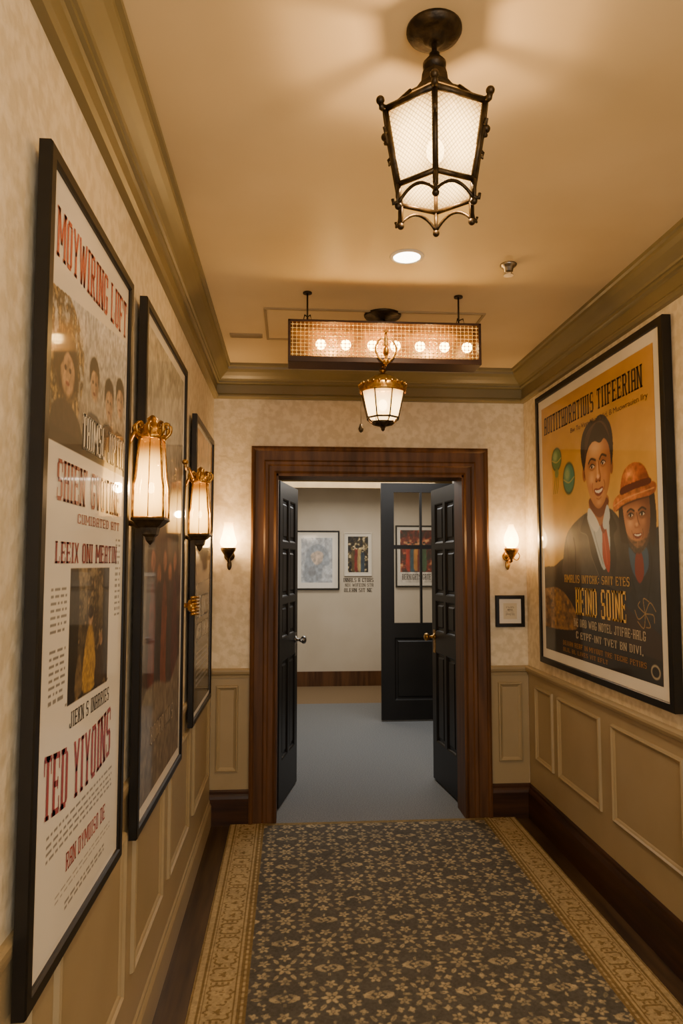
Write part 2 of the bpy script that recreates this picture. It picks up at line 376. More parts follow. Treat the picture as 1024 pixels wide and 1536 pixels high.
# ---- condensed slab-serif capitals built from strokes
def slab(txt,weight=.3):
    G=dict(
    A=[('v',.2,0,.93),('v',.8,0,.93),('h',.12,.88,.95),('h',.2,.8,.45)],B=[('v',.2,0,1),('h',.1,.75,.95),('h',.2,.75,.5),('h',.1,.75,.05),('n',.8,.07,.45),('n',.78,.55,.93)],
    C=[('n',.2,.06,.94),('h',.2,.8,.95),('h',.2,.8,.05),('n',.82,.68,.95),('n',.82,.05,.32)],D=[('v',.2,0,1),('h',.1,.72,.95),('h',.1,.72,.05),('n',.8,.07,.93)],
    E=[('v',.2,0,1),('h',.1,.9,.95),('h',.2,.7,.5),('h',.1,.9,.05),('t',.88,.72,.95),('t',.88,.05,.28),('t',.7,.4,.6)],F=[('v',.2,0,1),('h',.1,.9,.95),('h',.2,.7,.5),('t',.88,.72,.95),('t',.7,.4,.6)],
    G=[('n',.2,.06,.94),('h',.2,.8,.95),('h',.2,.8,.05),('n',.82,.7,.95),('n',.8,.03,.42),('h',.55,.98,.43)],H=[('v',.2,0,1),('v',.8,0,1),('h',.2,.8,.5)],I=[('v',.5,0,1)],
    J=[('v',.75,.06,1),('h',.2,.75,.05),('n',.2,.05,.32)],K=[('v',.2,0,1),('d',.3,.45,.75,1),('d',.4,.6,.8,0),('h',.65,.98,.97),('h',.68,1,.03)],L=[('v',.2,0,1),('h',.1,.9,.05),('t',.88,.05,.32)],
    M=[('v',.12,0,1),('v',.88,0,1),('d',.16,1,.5,.3),('d',.84,1,.5,.3)],N=[('v',.15,0,1),('v',.85,0,1),('d',.15,1,.85,0)],O=[('n',.2,.06,.94),('n',.8,.06,.94),('h',.2,.8,.95),('h',.2,.8,.05)],
    P=[('v',.2,0,1),('h',.1,.78,.95),('h',.2,.78,.48),('n',.8,.5,.93)],R=[('v',.2,0,1),('h',.1,.78,.95),('h',.2,.78,.5),('n',.8,.52,.93),('d',.55,.5,.82,0),('h',.7,1,.03)],
    S=[('n',.2,.5,.93),('n',.8,.07,.5),('h',.2,.8,.95),('h',.2,.8,.5),('h',.2,.8,.05),('t',.88,.7,.95),('t',.12,.05,.3)],T=[('v',.5,0,1),('h',.05,.95,.95),('t',.08,.7,.95),('t',.92,.7,.95)],
    U=[('v',.2,.06,1),('v',.8,.06,1),('h',.2,.8,.05)],V=[('d',.15,1,.5,0),('d',.85,1,.5,0)],W=[('d',.08,1,.3,0),('d',.5,.9,.3,0),('d',.5,.9,.7,0),('d',.92,1,.7,0)],
    X=[('d',.15,1,.85,0),('d',.85,1,.15,0)],Y=[('d',.15,1,.5,.45),('d',.85,1,.5,.45),('v',.5,0,.5)],Z=[('h',.1,.9,.95),('h',.1,.9,.05),('d',.85,.95,.15,.05)])
    G[':']=[('n',.5,.15,.3),('n',.5,.6,.75)];G["'"]=[('n',.5,.75,1)];G[',']=[('n',.5,-.1,.12)];G['-']=[('h',.2,.8,.48)];G['&']=G['S'];G['.']=[('n',.5,0,.14)];G['Q']=G['O']+[('d',.6,.25,.9,-.1)]
    Wd={'I':.55,'M':1.35,'W':1.45,"'":.35,':':.4,',':.4,'.':.4,'-':.6,' ':.55}
    V=[];Fc=[]
    def q(a,b_,c,d):
        o=len(V); V.extend([a,b_,c,d]); Fc.append((o,o+1,o+2,o+3))
    x=0
    for ch in txt:
        w=Wd.get(ch,1.0); sw=weight/w; 
        X=lambda t:x+t*w
        for g in G.get(ch,[]):
            k=g[0]
            if k in 'vn':
                _,cx_,y0,y1=g; h=sw/2
                if k=='n' and y1-y0>.3:
                    o=len(V); c_=.06
                    out=-1 if cx_<.5 else 1
                    V.extend([(X(cx_-h),y0+(c_ if out<0 else 0)),(X(cx_-h*.2*out if out<0 else cx_-h),y0-.0),(X(cx_+h if out<0 else cx_+h*.2),y0-.0),(X(cx_+h),y0+(c_ if out>0 else 0)),(X(cx_+h),y1-(c_ if out>0 else 0)),(X(cx_+h if out<0 else cx_+h*.2),y1),(X(cx_-h*.2*(-1) if out<0 else cx_-h),y1),(X(cx_-h),y1-(c_ if out<0 else 0))])
                    Fc.append(tuple(range(o,o+8)))
                else: q((X(cx_-h),y0),(X(cx_+h),y0),(X(cx_+h),y1),(X(cx_-h),y1))
                if k=='v':
                    e=h+.1/w
                    if y0<=.01: q((X(cx_-e),0),(X(cx_+e),0),(X(cx_+e),.07),(X(cx_-e),.07))
                    if y1>=.99: q((X(cx_-e),.93),(X(cx_+e),.93),(X(cx_+e),1),(X(cx_-e),1))
            elif k=='t':
                _,cx_,y0,y1=g; h=.05/w; q((X(cx_-h),y0),(X(cx_+h),y0),(X(cx_+h),y1),(X(cx_-h),y1))
            elif k=='h':
                _,a,b_,y=g; q((X(a),y-.05),(X(b_),y-.05),(X(b_),y+.05),(X(a),y+.05))
            elif k=='d':
                _,a,ya,b_,yb=g; h=sw*.42; q((X(a-h),ya),(X(b_-h),yb),(X(b_+h),yb),(X(a+h),ya))
        x+=w+.13
    return np.array(V),Fc
_ink={}
def ink(col):
    if col not in _ink: _ink[col]=mat('ink_'+col.lstrip('#'),hx(col),hx(col),rough=.5,coat=.7)
    return _ink[col]
def text_pts(txt,bold):
    cu=bpy.data.curves.new('t','FONT'); cu.body=txt; cu.size=1; cu.offset=bold; cu.resolution_u=2; cu.space_character=.95
    o=bpy.data.objects.new('t',cu); COL.objects.link(o)
    dg=bpy.context.evaluated_depsgraph_get(); e=o.evaluated_get(dg); me=e.to_mesh()
    v=np.array([p.co[:2] for p in me.vertices]) if len(me.vertices) else np.zeros((0,2)); f=[tuple(p.vertices) for p in me.polygons]
    e.to_mesh_clear(); bpy.data.objects.remove(o); bpy.data.curves.remove(cu)
    return v,f
def lettering(parent,cv,y,z0,texts,x0=None):
    x0=-cv.w/2 if x0 is None else x0
    for t in texts:
        txt,u0,u1,v0,v1,col=t[:6]; bold=t[6] if len(t)>6 else .01; tilt=t[7] if len(t)>7 else 0; arc=t[8] if len(t)>8 else 0
        v,f=(slab(txt,.3 if bold>=.02 else .22) if txt.upper()==txt else text_pts(txt,bold))
        if not len(v): continue
        mn,mx=v.min(0),v.max(0); n=(v-mn)/(mx-mn)
        X=x0+(u0+n[:,0]*(u1-u0))*cv.w; vv=v1+n[:,1]*(v0-v1)+tilt*(n[:,0]-.5)+arc*((2*n[:,0]-1)**2-1)
        Z=z0+(1-vv)*cv.h
        me=bpy.data.meshes.new('lettering'); me.from_pydata([(a,y,b_) for a,b_ in zip(X,Z)],[],f); me.materials.append(ink(col)); me.update()
        fin(me,'lettering',parent,'line of printed lettering')
WR={'left':(pi/2,1),'right':(-pi/2,-1),'back':(0,1)}
def framed(name,wall,s0,s1,z0,z1,fw,inset,off,dep,label,painter,texts,fm=None,plane=None,res=.003,cat='poster'):
    w,h=s1-s0,z1-z0; sc=(s0+s1)/2
    loc={'left':(XL,sc,z0),'right':(XR,sc,z0),'back':(sc,YB,z0),'far':(sc,FY,z0)}[wall]
    root=empty(name,loc,WR.get(wall,(0,1))[0],label,cat)
    mb=MB(); a,bq=w/2,h
    ring=lambda i,y:[(-a+i,y,i),(a-i,y,i),(a-i,y,bq-i),(-a+i,y,bq-i)]
    mb.loft([ring(0,-off),ring(0,-dep+.003),ring(.003,-dep),ring(fw-.004,-dep),ring(fw,-dep+.004),ring(fw,-off-.002)],0,False,False)
    mb.add(ring(.001,-off-.001),[(0,3,2,1)])
    mb.obj('frame',fm or M_black,root,'slim black lacquered frame')
    dy=-dep+.009
    mb=MB().add(ring(fw-.001,dy),[(0,1,2,3)]); mb.obj('mat_board',M_matb,root,'white mat board')
    cv=Cv(w-2*(fw+inset),h-2*(fw+inset),res); painter(cv)
    zz=fw+inset
    cv.mesh('print',root,dy-.001,zz,None,'printed artwork sheet')
    if texts: lettering(root,cv,dy-.002,zz,texts)
    return root
def photoish(c,u0,v0,u1,v1,seed,dark='#17140f',mid='#6b5c44',light='#c9b690',figs=3,cells=(14,9),cloth=None):
    reg=((c.U>=u0)&(c.U<=u1)&(c.V>=v0)&(c.V<=v1)).astype(float)
    n=fbm(c.ny,c.nx,cells[0],cells[1],seed,5); n=np.clip((n-.3)/.4,0,1)
    colr=sr(dark)*(1-n[...,None])+sr(mid)*n[...,None]
    hi=np.clip((n-.65)/.35,0,1)[...,None]; colr=colr*(1-hi)+sr(light)*hi
    k=reg[...,None]; c.c=c.c*(1-k)+colr*k
    r=random.Random(seed); W,H=u1-u0,v1-v0
    for i in range(figs):
        cx=u0+W*(.2+.6*(i+.5)/figs); hy=v0+H*r.uniform(.3,.42); hr=W*.34/max(figs,2)*.55
        asp=c.w/c.h
        c.poly([(cx-hr*2,min(v1,hy+H*.6)),(cx-hr*1.7,hy+hr*asp*1.8),(cx,hy+hr*asp*1.1),(cx+hr*1.7,hy+hr*asp*1.8),(cx+hr*2,min(v1,hy+H*.6))],(cloth[i%len(cloth)] if cloth else dark),2)
        c.ell(cx,hy,hr,hr*1.25*asp,light,.3,a=.8); c.ell(cx,hy-hr*asp*.9,hr*1.1,hr*.7*asp,dark,.3)
def small(c,u0,v0,u1,v1,rows,seed,col='#4a4540'):
    r=random.Random(seed); dv=(v1-v0)/rows
    for i in range(rows):
        u=u0; v=v0+i*dv
        while u<u1-.01:
            l=r.uniform(.015,.06); c.rect(u,v,min(u+l,u1),v+dv*.4,col,.6); u+=l+.014
# ---- poster 1
def p1(c):
    c.c[:]=sr('#e4dfd4'); c.noise(.02,3,3,1)
    reg=((c.V>.125+.02*(1-c.U)-.03*c.U)&(c.V<.345)).astype(float)
    save=c.c.copy()
    g=np.clip((c.V-.1)/.2,0,1)[...,None]; c.c=sr('#c6c8cc')*(1-g)+sr('#8d8270')*g
    n=fbm(c.ny,c.nx,90,45,5,4)
    k=c.blur(c.mask([(-.1,.36),(-.1,.16),(.05,.135),(.2,.14),(.33,.175),(.36,.23),(.30,.30),(.3,.36)]),3); c.mix('#4a3a20',k*np.clip(.5+(n-.4)*4,0,1)); c.mix('#a88c58',k*np.clip((n-.56)*7,0,1))
    c.poly([(.03,.36),(.02,.31),(.10,.285),(.22,.285),(.34,.31),(.36,.36)],'#2a231a',3)
    c.ell(.17,.235,.13,.048,'#3a2a16',.3); c.ell(.18,.24,.075,.036,'#a98662',.25); c.poly([(.09,.24),(.11,.205),(.18,.195),(.26,.21),(.27,.25),(.24,.225),(.17,.215),(.12,.235)],'#33240f',2)
    c.ell(.155,.238,.012,.004,'#3a2416',.5);c.ell(.205,.238,.012,.004,'#3a2416',.5);c.ell(.18,.258,.02,.003,'#7a4030',.5)
    for cx,cy,s_,bc,hc in ((.50,.225,.9,'#26303c','#1c1712'),(.72,.235,1.0,'#1d2733','#2a2018'),(.90,.215,1.0,'#37322c','#191410')):
        c.poly([(cx-.15*s_,.36),(cx-.14*s_,.30),(cx-.06,.275),(cx+.06,.275),(cx+.14*s_,.30),(cx+.16*s_,.36)],bc,3)
        c.ell(cx,cy,.055*s_,.030*s_,'#b08f6e',.25); c.poly([(cx-.07*s_,cy+.005),(cx-.065*s_,cy-.028),(cx,cy-.042),(cx+.065*s_,cy-.028),(cx+.072*s_,cy+.008),(cx+.045*s_,cy-.016),(cx-.03*s_,cy-.018)],hc,2)
        c.ell(cx+.03,cy,.025,.028,'#6b4f38',.8,a=.6); c.poly([(cx-.03,.285),(cx,.30),(cx+.03,.285),(cx+.02,.33),(cx-.02,.33)],'#b9b4a8',2,a=.6)
        c.ell(cx-.02,cy-.001,.009,.003,'#33221a',.5);c.ell(cx+.02,cy-.001,.009,.003,'#33221a',.5);c.ell(cx,cy+.016,.016,.0025,'#6a3a2c',.5)
    c.noise(.35,110,60,5); c.rect(0,.325,1,.36,'#141310',.85,4); c.rect(.36,.29,1,.33,'#1c1a18',.55,8)
    c.c=save*(1-reg[...,None])+c.c*reg[...,None]
    small(c,.08,.535,.24,.60,7,1); small(c,.08,.615,.24,.69,8,2); small(c,.88,.46,.97,.60,14,3); small(c,.25,.695,.8,.701,1,31)
    save=c.c.copy(); reg=((c.U>.27)&(c.U<.79)&(c.V>.51)&(c.V<.70)).astype(float)
    n=fbm(c.ny,c.nx,60,26,25,5)
    g=np.clip((c.V-.51)/.19,0,1)[...,None]; c.c=sr('#8c7a58')*(1-g)+sr('#241b10')*g
    c.mix('#2a2014',np.clip((n-.42)*5,0,1)*.85); c.mix('#b79a68',np.clip((n-.62)*8,0,1)*.7)
    c.poly([(.27,.51),(.36,.51),(.38,.60),(.34,.70),(.27,.70)],'#1a140c',5,a=.8); c.poly([(.70,.51),(.79,.51),(.79,.68),(.72,.66)],'#221a10',5,a=.8)
    c.poly([(.44,.69),(.47,.62),(.53,.595),(.58,.62),(.61,.69)],'#a5823e',2); c.ell(.53,.585,.03,.013,'#a98662',.3); c.ell(.53,.577,.035,.01,'#2a1d10',.3)
    c.poly([(.60,.69),(.63,.64),(.68,.63),(.73,.65),(.74,.69)],'#3c2f22',2); c.ell(.68,.625,.022,.01,'#8d6c4c',.3)
    c.poly([(.35,.69),(.37,.645),(.41,.64),(.44,.69)],'#6a5738',3); c.noise(.35,160,70,6)
    c.c=save*(1-reg[...,None])+c.c*reg[...,None]
    small(c,.1,.85,.9,.888,4,4); small(c,.2,.94,.9,.955,2,5); small(c,.3,.965,.8,.98,2,6)
RED='#a8322a';DRED='#8a2a2c'
t1=[('MOYWIRING LUFT',.03,.98,.030,.098,'#b8402c',.03,-.012),('THIMSL JIPTTI',.36,.98,.282,.335,'#e8e2d4',.03),("SHIEN' GVOTINE",.1,.93,.365,.42,DRED,.03),
('CUMIBATED ATT',.33,.93,.432,.446,'#a05a50',.0),('LEEIX ONI MEATIN',.1,.9,.474,.503,DRED,.03),('JIEKN S INARRIES',.3,.82,.71,.733,'#3a3632',.01),
('TED YIYOINS',.06,.86,.745,.825,'#9c3430',.03,.0,-.012),('RAN DYMUISO DE',.3,.8,.900,.925,RED,.01)]
framed('framed_poster','left',1.245,1.91,.772,2.277,.028,.012,.016,.04,'tall black-framed poster with red lettering and photo collage',p1,t1,res=.0026)
def p2(c):
    g=np.clip(c.V*1.3,0,1)[...,None]; c.c=sr('#b4ad9a')*(1-g)+sr('#463c32')*g  # pale top of the gradient paints in the reflection on the glass
    n=fbm(c.ny,c.nx,9,6,33,5); k=np.clip((n-.45)*4,0,1)*(c.V>.3); c.mix('#4a2a20',k*.7)
    c.poly([(.1,.42),(.3,.36),(.5,.4),(.75,.34),(.9,.45),(.95,.75),(.6,.8),(.1,.78)],'#33201a',6,a=.8)
    for i in range(5): c.ell(.2+.15*i,.5+.03*(i%2),.05,.025,'#8a5a42',.4)
    for i in range(5): c.poly([(.12+.15*i,.78),(.15+.15*i,.57),(.25+.15*i,.57),(.3+.15*i,.78)],['#5c2720','#2c2724','#6a3a28','#36302c','#4c2520'][i],3)
    c.poly([(0,.8),(.3,.77),(.7,.8),(1,.76),(1,1),(0,1)],'#756a58',5); c.noise(.35,50,28,3)
    c.ell(.5,.18,.35,.1,'#c0b8a4',.6,a=.4)  # soft pale patch, painted glass reflection near the top
framed('framed_poster','left',2.09,2.925,.74,2.315,.028,.035,.016,.04,'tall black-framed glazed poster of a dim group scene',p2,[('BORED NIKS',.2,.8,.86,.90,'#b8a890',.01)],res=.004)
def p3(c):
    g=np.clip(c.V/.6,0,1)[...,None]; c.c=sr('#c89a50')*(1-g)+sr('#4a3420')*g
    c.poly([(.1,.55),(.2,.25),(.4,.16),(.6,.2),(.75,.35),(.9,.55)],'#4c3620',5)
    c.ell(.45,.25,.12,.06,'#b58a5c',.3); c.rect(0,.55,1,1,'#15120f',.95,6); c.noise(.3,30,18,9); small(c,.15,.8,.85,.93,7,8,'#b8b0a0')
framed('framed_poster','left',3.235,3.97,.79,2.205,.028,.02,.016,.04,'tall black-framed poster with amber top and dark lower half',p3,[('THE HUNTED',.12,.88,.6,.68,'#cfc6b4',.03),('NIGHT RANSOM',.12,.88,.7,.76,'#cfc6b4',.02)],res=.004)
# ---- right poster
def pr(c):
    g=np.clip(c.V/.75,0,1)[...,None]; c.c=sr('#c08c3a')*(1-g)+sr('#dcb058')*g
    c.ell(.25,.5,.45,.25,'#e6bc64',1.2,a=.6); c.ell(.5,.05,.6,.1,'#cc9c4c',1,a=.4); c.noise(.08,12,10,2)
    c.poly([(-.2,.70),(.0,.665),(.12,.66),(.25,.63),(.5,.66),(.8,.66),(1.2,.68),(1.2,1.2),(-.2,1.2)],'#15110d',3)
    hp=[(-.1,.78),(.08,.745),(.2,.755),(.3,.80),(.36,.86),(.3,.90),(-.1,.90)]
    c.poly(hp,'#7c5a2c',4); c.noise(.6,70,50,6,c.mask(hp))
    c.poly([(.55,.80),(.8,.76),(1.1,.78),(1.1,.92),(.7,.90)],'#33241a',6,a=.8)
    for cx,cy,rx,ry,col in ((.17,.235,.05,.042,'#5f8a4e'),(.30,.325,.055,.055,'#4f8f78')):
        c.ell(cx,cy,rx*1.12,ry*1.12,'#3a4a2a',.15); c.ell(cx,cy,rx,ry,col,.2); c.ell(cx-rx*.3,cy-ry*.3,rx*.5,ry*.45,'#a9c48a',.9,a=.8)
        c.line([(cx-rx,cy),(cx,cy+ry*.3),(cx+rx,cy)],.004,'#d8c070',a=.7)
    c.ell(.17,.29,.022,.018,'#8aa05a',.3)
    for q in (-.02,0,.02): c.line([(.17+q*.4,.27),(.165+q,.33),(.15+q,.37)],.003,'#6b7a3a')
    b2=[(.72,.70),(.735,.62),(.78,.575),(.87,.57),(.96,.55),(1.1,.56),(1.1,.86),(.95,.84),(.76,.78)]
    c.poly(b2,'#23272b',2); c.noise(.5,14,14,31,c.mask(b2))
    c.poly([(.80,.60),(.86,.625),(.92,.60),(.93,.66),(.87,.70),(.82,.67)],'#31506b',2); c.poly([(.85,.62),(.89,.62),(.90,.68),(.87,.71),(.84,.68)],'#7a2a1c',2)
    c.line([(.79,.60),(.80,.66),(.84,.74)],.006,'#0f1214',a=.8); c.line([(.94,.59),(.95,.66),(.92,.76)],.006,'#0f1214',a=.8)
    b1=[(.22,.70),(.225,.62),(.26,.545),(.33,.505),(.43,.475),(.50,.465),(.64,.465),(.70,.48),(.76,.53),(.80,.62),(.80,.74),(.6,.72),(.4,.71)]
    c.poly(b1,'#4c4842',2); k=c.blur(c.mask(b1),2); c.mix('#777064',k*np.exp(-((c.U-.32)/.07)**2-((c.V-.56)/.06)**2)*.8); c.mix('#211e1b',k*np.clip((c.U-.60)/.15,0,1)*.7); c.mix('#24211d',k*np.clip((c.V-.62)/.08,0,1)*.7); c.noise(.3,20,20,33,k)
    c.line([(.335,.555),(.35,.60),(.345,.69)],.005,'#1d1a17',a=.8); c.line([(.26,.56),(.275,.62),(.27,.69)],.004,'#2b2723',a=.6)
    c.poly([(.44,.475),(.40,.53),(.47,.55),(.50,.62),(.57,.70),(.60,.66),(.52,.56),(.49,.49)],'#2d2a26',2)
    c.line([(.44,.478),(.402,.53),(.468,.552),(.50,.62),(.565,.695)],.003,'#6f685c',a=.7)
    c.poly([(.66,.475),(.72,.53),(.69,.56),(.71,.63),(.68,.70),(.64,.62),(.655,.54)],'#1f1c1a',2)
    c.poly([(.47,.48),(.52,.56),(.60,.67),(.655,.62),(.66,.54),(.645,.47),(.56,.50)],'#b8c4cc',2)
    c.line([(.53,.54),(.565,.60),(.60,.65)],.005,'#7f8d98',a=.7)
    c.poly([(.585,.515),(.62,.51),(.635,.535),(.66,.62),(.645,.68),(.60,.63),(.60,.545)],'#a8381c',1.5); c.line([(.612,.545),(.625,.60),(.635,.65)],.006,'#c9563a',a=.7)
    c.poly([(.585,.515),(.62,.51),(.63,.535),(.605,.548)],'#7f2612',1)
    c.poly([(.50,.42),(.505,.48),(.56,.515),(.60,.515),(.645,.475),(.65,.42)],'#a8683a',2)
    c.poly([(.50,.42),(.51,.46),(.58,.492),(.64,.468),(.65,.43)],'#70391f',3)
    c.poly([(.475,.47),(.50,.455),(.575,.515),(.545,.54),(.49,.505)],'#d8dcda',1.2); c.poly([(.66,.465),(.64,.455),(.605,.515),(.63,.535),(.665,.50)],'#c3cacc',1.2)
    c.ell(.455,.325,.018,.03,'#a9673a',.2); c.ell(.456,.325,.009,.018,'#7a4426',.4); c.ell(.688,.325,.014,.028,'#8a5230',.2)
    face=[(.457,.28),(.47,.235),(.52,.205),(.60,.20),(.655,.225),(.68,.28),(.68,.33),(.672,.375),(.65,.412),(.622,.443),(.585,.46),(.548,.452),(.51,.422),(.482,.38),(.462,.33)]
    c.poly(face,'#cb9059',1.5); k=c.blur(c.mask(face),2)
    c.mix('#8a4e2a',k*np.clip((c.U-.60-.1*(c.V-.3))/.08,0,1)*.7)
    c.mix('#efc58e',k*np.exp(-((c.U-.55)/.055)**2-((c.V-.25)/.03)**2)*.75)
    c.mix('#edbd88',k*np.exp(-((c.U-.52)/.025)**2-((c.V-.355)/.028)**2)*.8)
    c.mix('#c4704a',k*np.exp(-((c.U-.515)/.02)**2-((c.V-.378)/.014)**2)*.5)
    c.mix('#d6945c',k*np.exp(-((c.U-.635)/.02)**2-((c.V-.352)/.022)**2)*.6)
    c.mix('#8f5430',k*np.clip((c.V-.418)/.045,0,1)*.55); c.mix('#e2aa74',k*np.exp(-((c.U-.578)/.022)**2-((c.V-.44)/.010)**2)*.7)
    for ex,ey in ((.528,.306),(.622,.303)): c.ell(ex,ey-.004,.036,.018,'#8d5430',.9,a=.7)
    hair=[(.452,.315),(.432,.28),(.425,.235),(.44,.19),(.475,.16),(.52,.145),(.56,.15),(.60,.138),(.65,.152),(.69,.19),(.705,.24),(.702,.29),(.688,.322),(.68,.28),(.665,.245),(.635,.225),(.60,.235),(.55,.222),(.51,.232),(.482,.255),(.468,.285)]
    c.poly(hair,'#1e1510',1.5)
    for i in range(9):
        t=i/8; c.line([(.462+.02*t,.275-.04*t),(.47+.06*t,.20-.02*t),(.53+.06*t,.165-.008*t),(.60+.05*t,.16+.02*t),(.66+.02*t,.20+.03*t)],.0022,'#5e4332' if i%2 else '#3d2a1e',a=.75)
    for ex,ey,s_ in ((.528,.308,1),(.622,.305,.88)):
        c.line([(ex-.032*s_,ey-.014),(ex-.008,ey-.027),(ex+.03*s_,ey-.018)],.0055,'#23160e',a=.9)
        c.ell(ex,ey+.001,.020*s_,.0068,'#e2d4c2',.3); c.ell(ex-.004,ey+.0005,.0085,.0075,'#2a1a12',.3); c.ell(ex-.002,ey-.002,.0022,.002,'#ffffff',.5)
        c.line([(ex-.023*s_,ey+.001),(ex-.002,ey-.0075),(ex+.023*s_,ey+.001)],.0028,'#1d100a'); c.line([(ex-.018*s_,ey+.010),(ex,ey+.0145),(ex+.018*s_,ey+.010)],.002,'#8f5732',a=.8)
    c.line([(.583,.298),(.588,.325),(.598,.352),(.594,.362)],.0045,'#84492a',a=.75); c.line([(.572,.30),(.572,.33),(.572,.348)],.006,'#f0c896',a=.6)
    c.poly([(.552,.363),(.56,.352),(.577,.356),(.594,.352),(.60,.362),(.59,.369),(.577,.366),(.562,.369)],'#9a5836',1.2); c.ell(.576,.350,.011,.008,'#f0c49a',.9,a=.9)
    c.ell(.563,.366,.005,.0025,'#4a2212',.5); c.ell(.591,.366,.005,.0025,'#4a2212',.5)
    c.poly([(.538,.393),(.558,.389),(.578,.392),(.598,.388),(.620,.390),(.610,.408),(.58,.418),(.552,.410)],'#8a4030',1); c.poly([(.547,.395),(.578,.397),(.612,.393),(.603,.403),(.579,.407),(.556,.403)],'#f2e8da',.5)
    c.line([(.56,.424),(.58,.428),(.60,.422)],.003,'#9a5a38',a=.7)
    c.line([(.53,.368),(.524,.382),(.53,.400)],.0026,'#8a4e2c',a=.7); c.line([(.625,.366),(.632,.38),(.628,.398)],.0026,'#6d3a20',a=.7)
    c.poly([(.735,.48),(.75,.43),(.95,.42),(.985,.47),(.985,.56),(.965,.60),(.93,.585),(.77,.585),(.742,.56)],'#241914',2)
    f2=[(.765,.47),(.78,.44),(.86,.43),(.935,.44),(.95,.48),(.945,.54),(.92,.58),(.875,.602),(.83,.59),(.79,.555)]
    c.poly(f2,'#b87c4e',1.5); k=c.blur(c.mask(f2),2); c.mix('#643820',k*np.clip((c.U-.865)/.07,0,1)*.75); c.mix('#5a301c',k*np.clip((.482-c.V)/.035,0,1)*.85); c.mix('#e0aa7a',k*np.exp(-((c.U-.815)/.022)**2-((c.V-.523)/.018)**2)*.8)
    c.mix('#c98a5a',k*np.exp(-((c.U-.905)/.016)**2-((c.V-.52)/.014)**2)*.6)
    beard=[(.79,.555),(.815,.572),(.84,.578),(.865,.582),(.895,.578),(.925,.568),(.945,.545),(.935,.585),(.90,.612),(.865,.62),(.825,.608),(.80,.58)]
    c.poly(beard,'#5a4230',2.5,a=.7); c.noise(.4,130,110,35,c.mask(beard))
    for ex in (.822,.90):
        c.ell(ex,.498,.028,.014,'#6d4026',.9,a=.75); c.line([(ex-.024,.487),(ex,.480),(ex+.024,.487)],.0045,'#281810',a=.9); c.ell(ex,.499,.015,.0055,'#d8c8b4',.3); c.ell(ex-.002,.499,.007,.006,'#1c120c',.3); c.line([(ex-.018,.498),(ex,.4925),(ex+.018,.498)],.0025,'#1c100a'); c.line([(ex-.014,.509),(ex,.512),(ex+.014,.509)],.002,'#7d4c2c',a=.8)
    c.line([(.862,.495),(.872,.52),(.882,.535)],.0045,'#6e3f24',a=.8); c.poly([(.845,.535),(.862,.528),(.884,.535),(.875,.542),(.852,.542)],'#a2663e',1.2); c.ell(.861,.53,.009,.006,'#dba878',.9,a=.8)
    c.poly([(.835,.558),(.865,.556),(.895,.558),(.885,.570),(.862,.574),(.842,.568)],'#7a3424',1); c.poly([(.842,.560),(.865,.560),(.890,.560),(.88,.565),(.855,.565)],'#e2d4c2',.5)
    c.line([(.825,.548),(.832,.560),(.838,.572)],.0025,'#7d4c2c',a=.7); c.line([(.90,.546),(.902,.56),(.897,.572)],.0025,'#5d3420',a=.7)
    hat=[(.755,.44),(.76,.385),(.79,.35),(.85,.337),(.91,.35),(.945,.385),(.955,.425),(.86,.45)]
    c.poly(hat,'#b05c22',1.5); k=c.blur(c.mask(hat),2); c.mix('#6a2e12',k*np.clip((c.U-.87)/.08,0,1)*.7); c.mix('#e6a058',k*np.exp(-((c.U-.82)/.035)**2-((c.V-.37)/.02)**2)*.8); c.noise(.35,70,60,8,k)
    brim=[(.695,.475),(.70,.445),(.75,.425),(.85,.415),(.94,.405),(.99,.415),(.985,.44),(.93,.45),(.85,.452),(.77,.462),(.72,.48)]
    c.poly(brim,'#c0702e',1.5); k=c.blur(c.mask(brim),1); c.mix('#6f3414',k*np.clip((c.U-.86)/.1,0,1)*.6); c.noise(.35,70,60,9,k)
    c.poly([(.757,.43),(.76,.408),(.85,.398),(.95,.395),(.955,.413),(.85,.42)],'#5a2412',1.2); c.line([(.70,.462),(.77,.446),(.86,.437),(.98,.428)],.003,'#e6a868',a=.7); c.line([(.72,.478),(.78,.464),(.86,.455),(.94,.451)],.004,'#3a1a0c',a=.6)
    c.ell(.955,.965,.03,.022,'#a89a7c',.2); c.ell(.955,.965,.022,.015,'#15110d',.2)
    for i in range(14):
        a=i*.9; c.line([(.90,.80),(.90+.05*math.cos(a),.80+.045*math.sin(a)),(.90+.07*math.cos(a+.6),.80+.04*math.sin(a+.6))],.002,'#9a7a44')
tr=[('AUITITHDRATIUIS TIIFEERIAN',.03,.93,.045,.118,'#3a2a18',.02),('Bw Tu Vaxs Mazi & Jid, B Muowrauien Ilry',.33,.96,.138,.162,'#4a3418',0),
('AMALIS INTCHK: SAIT ETES',.23,.80,.692,.722,'#c9a050',.01),('HEIND SOINE',.34,.77,.738,.838,'#d8ab50',.02),
('NE DAD WAG NOTEL JTIFAE-HALG',.32,.90,.853,.882,'#c2b294',.0),('C ETPF-INT TVET BN DIVI,',.34,.88,.90,.928,'#c2b294',0),('DEIIAN REAF IN MIYOUT TRE TECHE PETIRS',.2,.9,.945,.963,'#a8762e',0),('DLIL BL LIVES VIT EFLT',.2,.62,.972,.987,'#a8762e',0)]
framed('framed_poster','right',2.555,3.965,.965,2.475,.034,.05,.003,.04,'large black-framed gold illustrated poster of two smiling figures',pr,tr,res=.0025)
def pc(c):
    c.c[:]=sr('#cfc4a8'); small(c,.2,.2,.8,.35,2,3,'#55504a'); small(c,.15,.5,.85,.85,4,5,'#77706a')
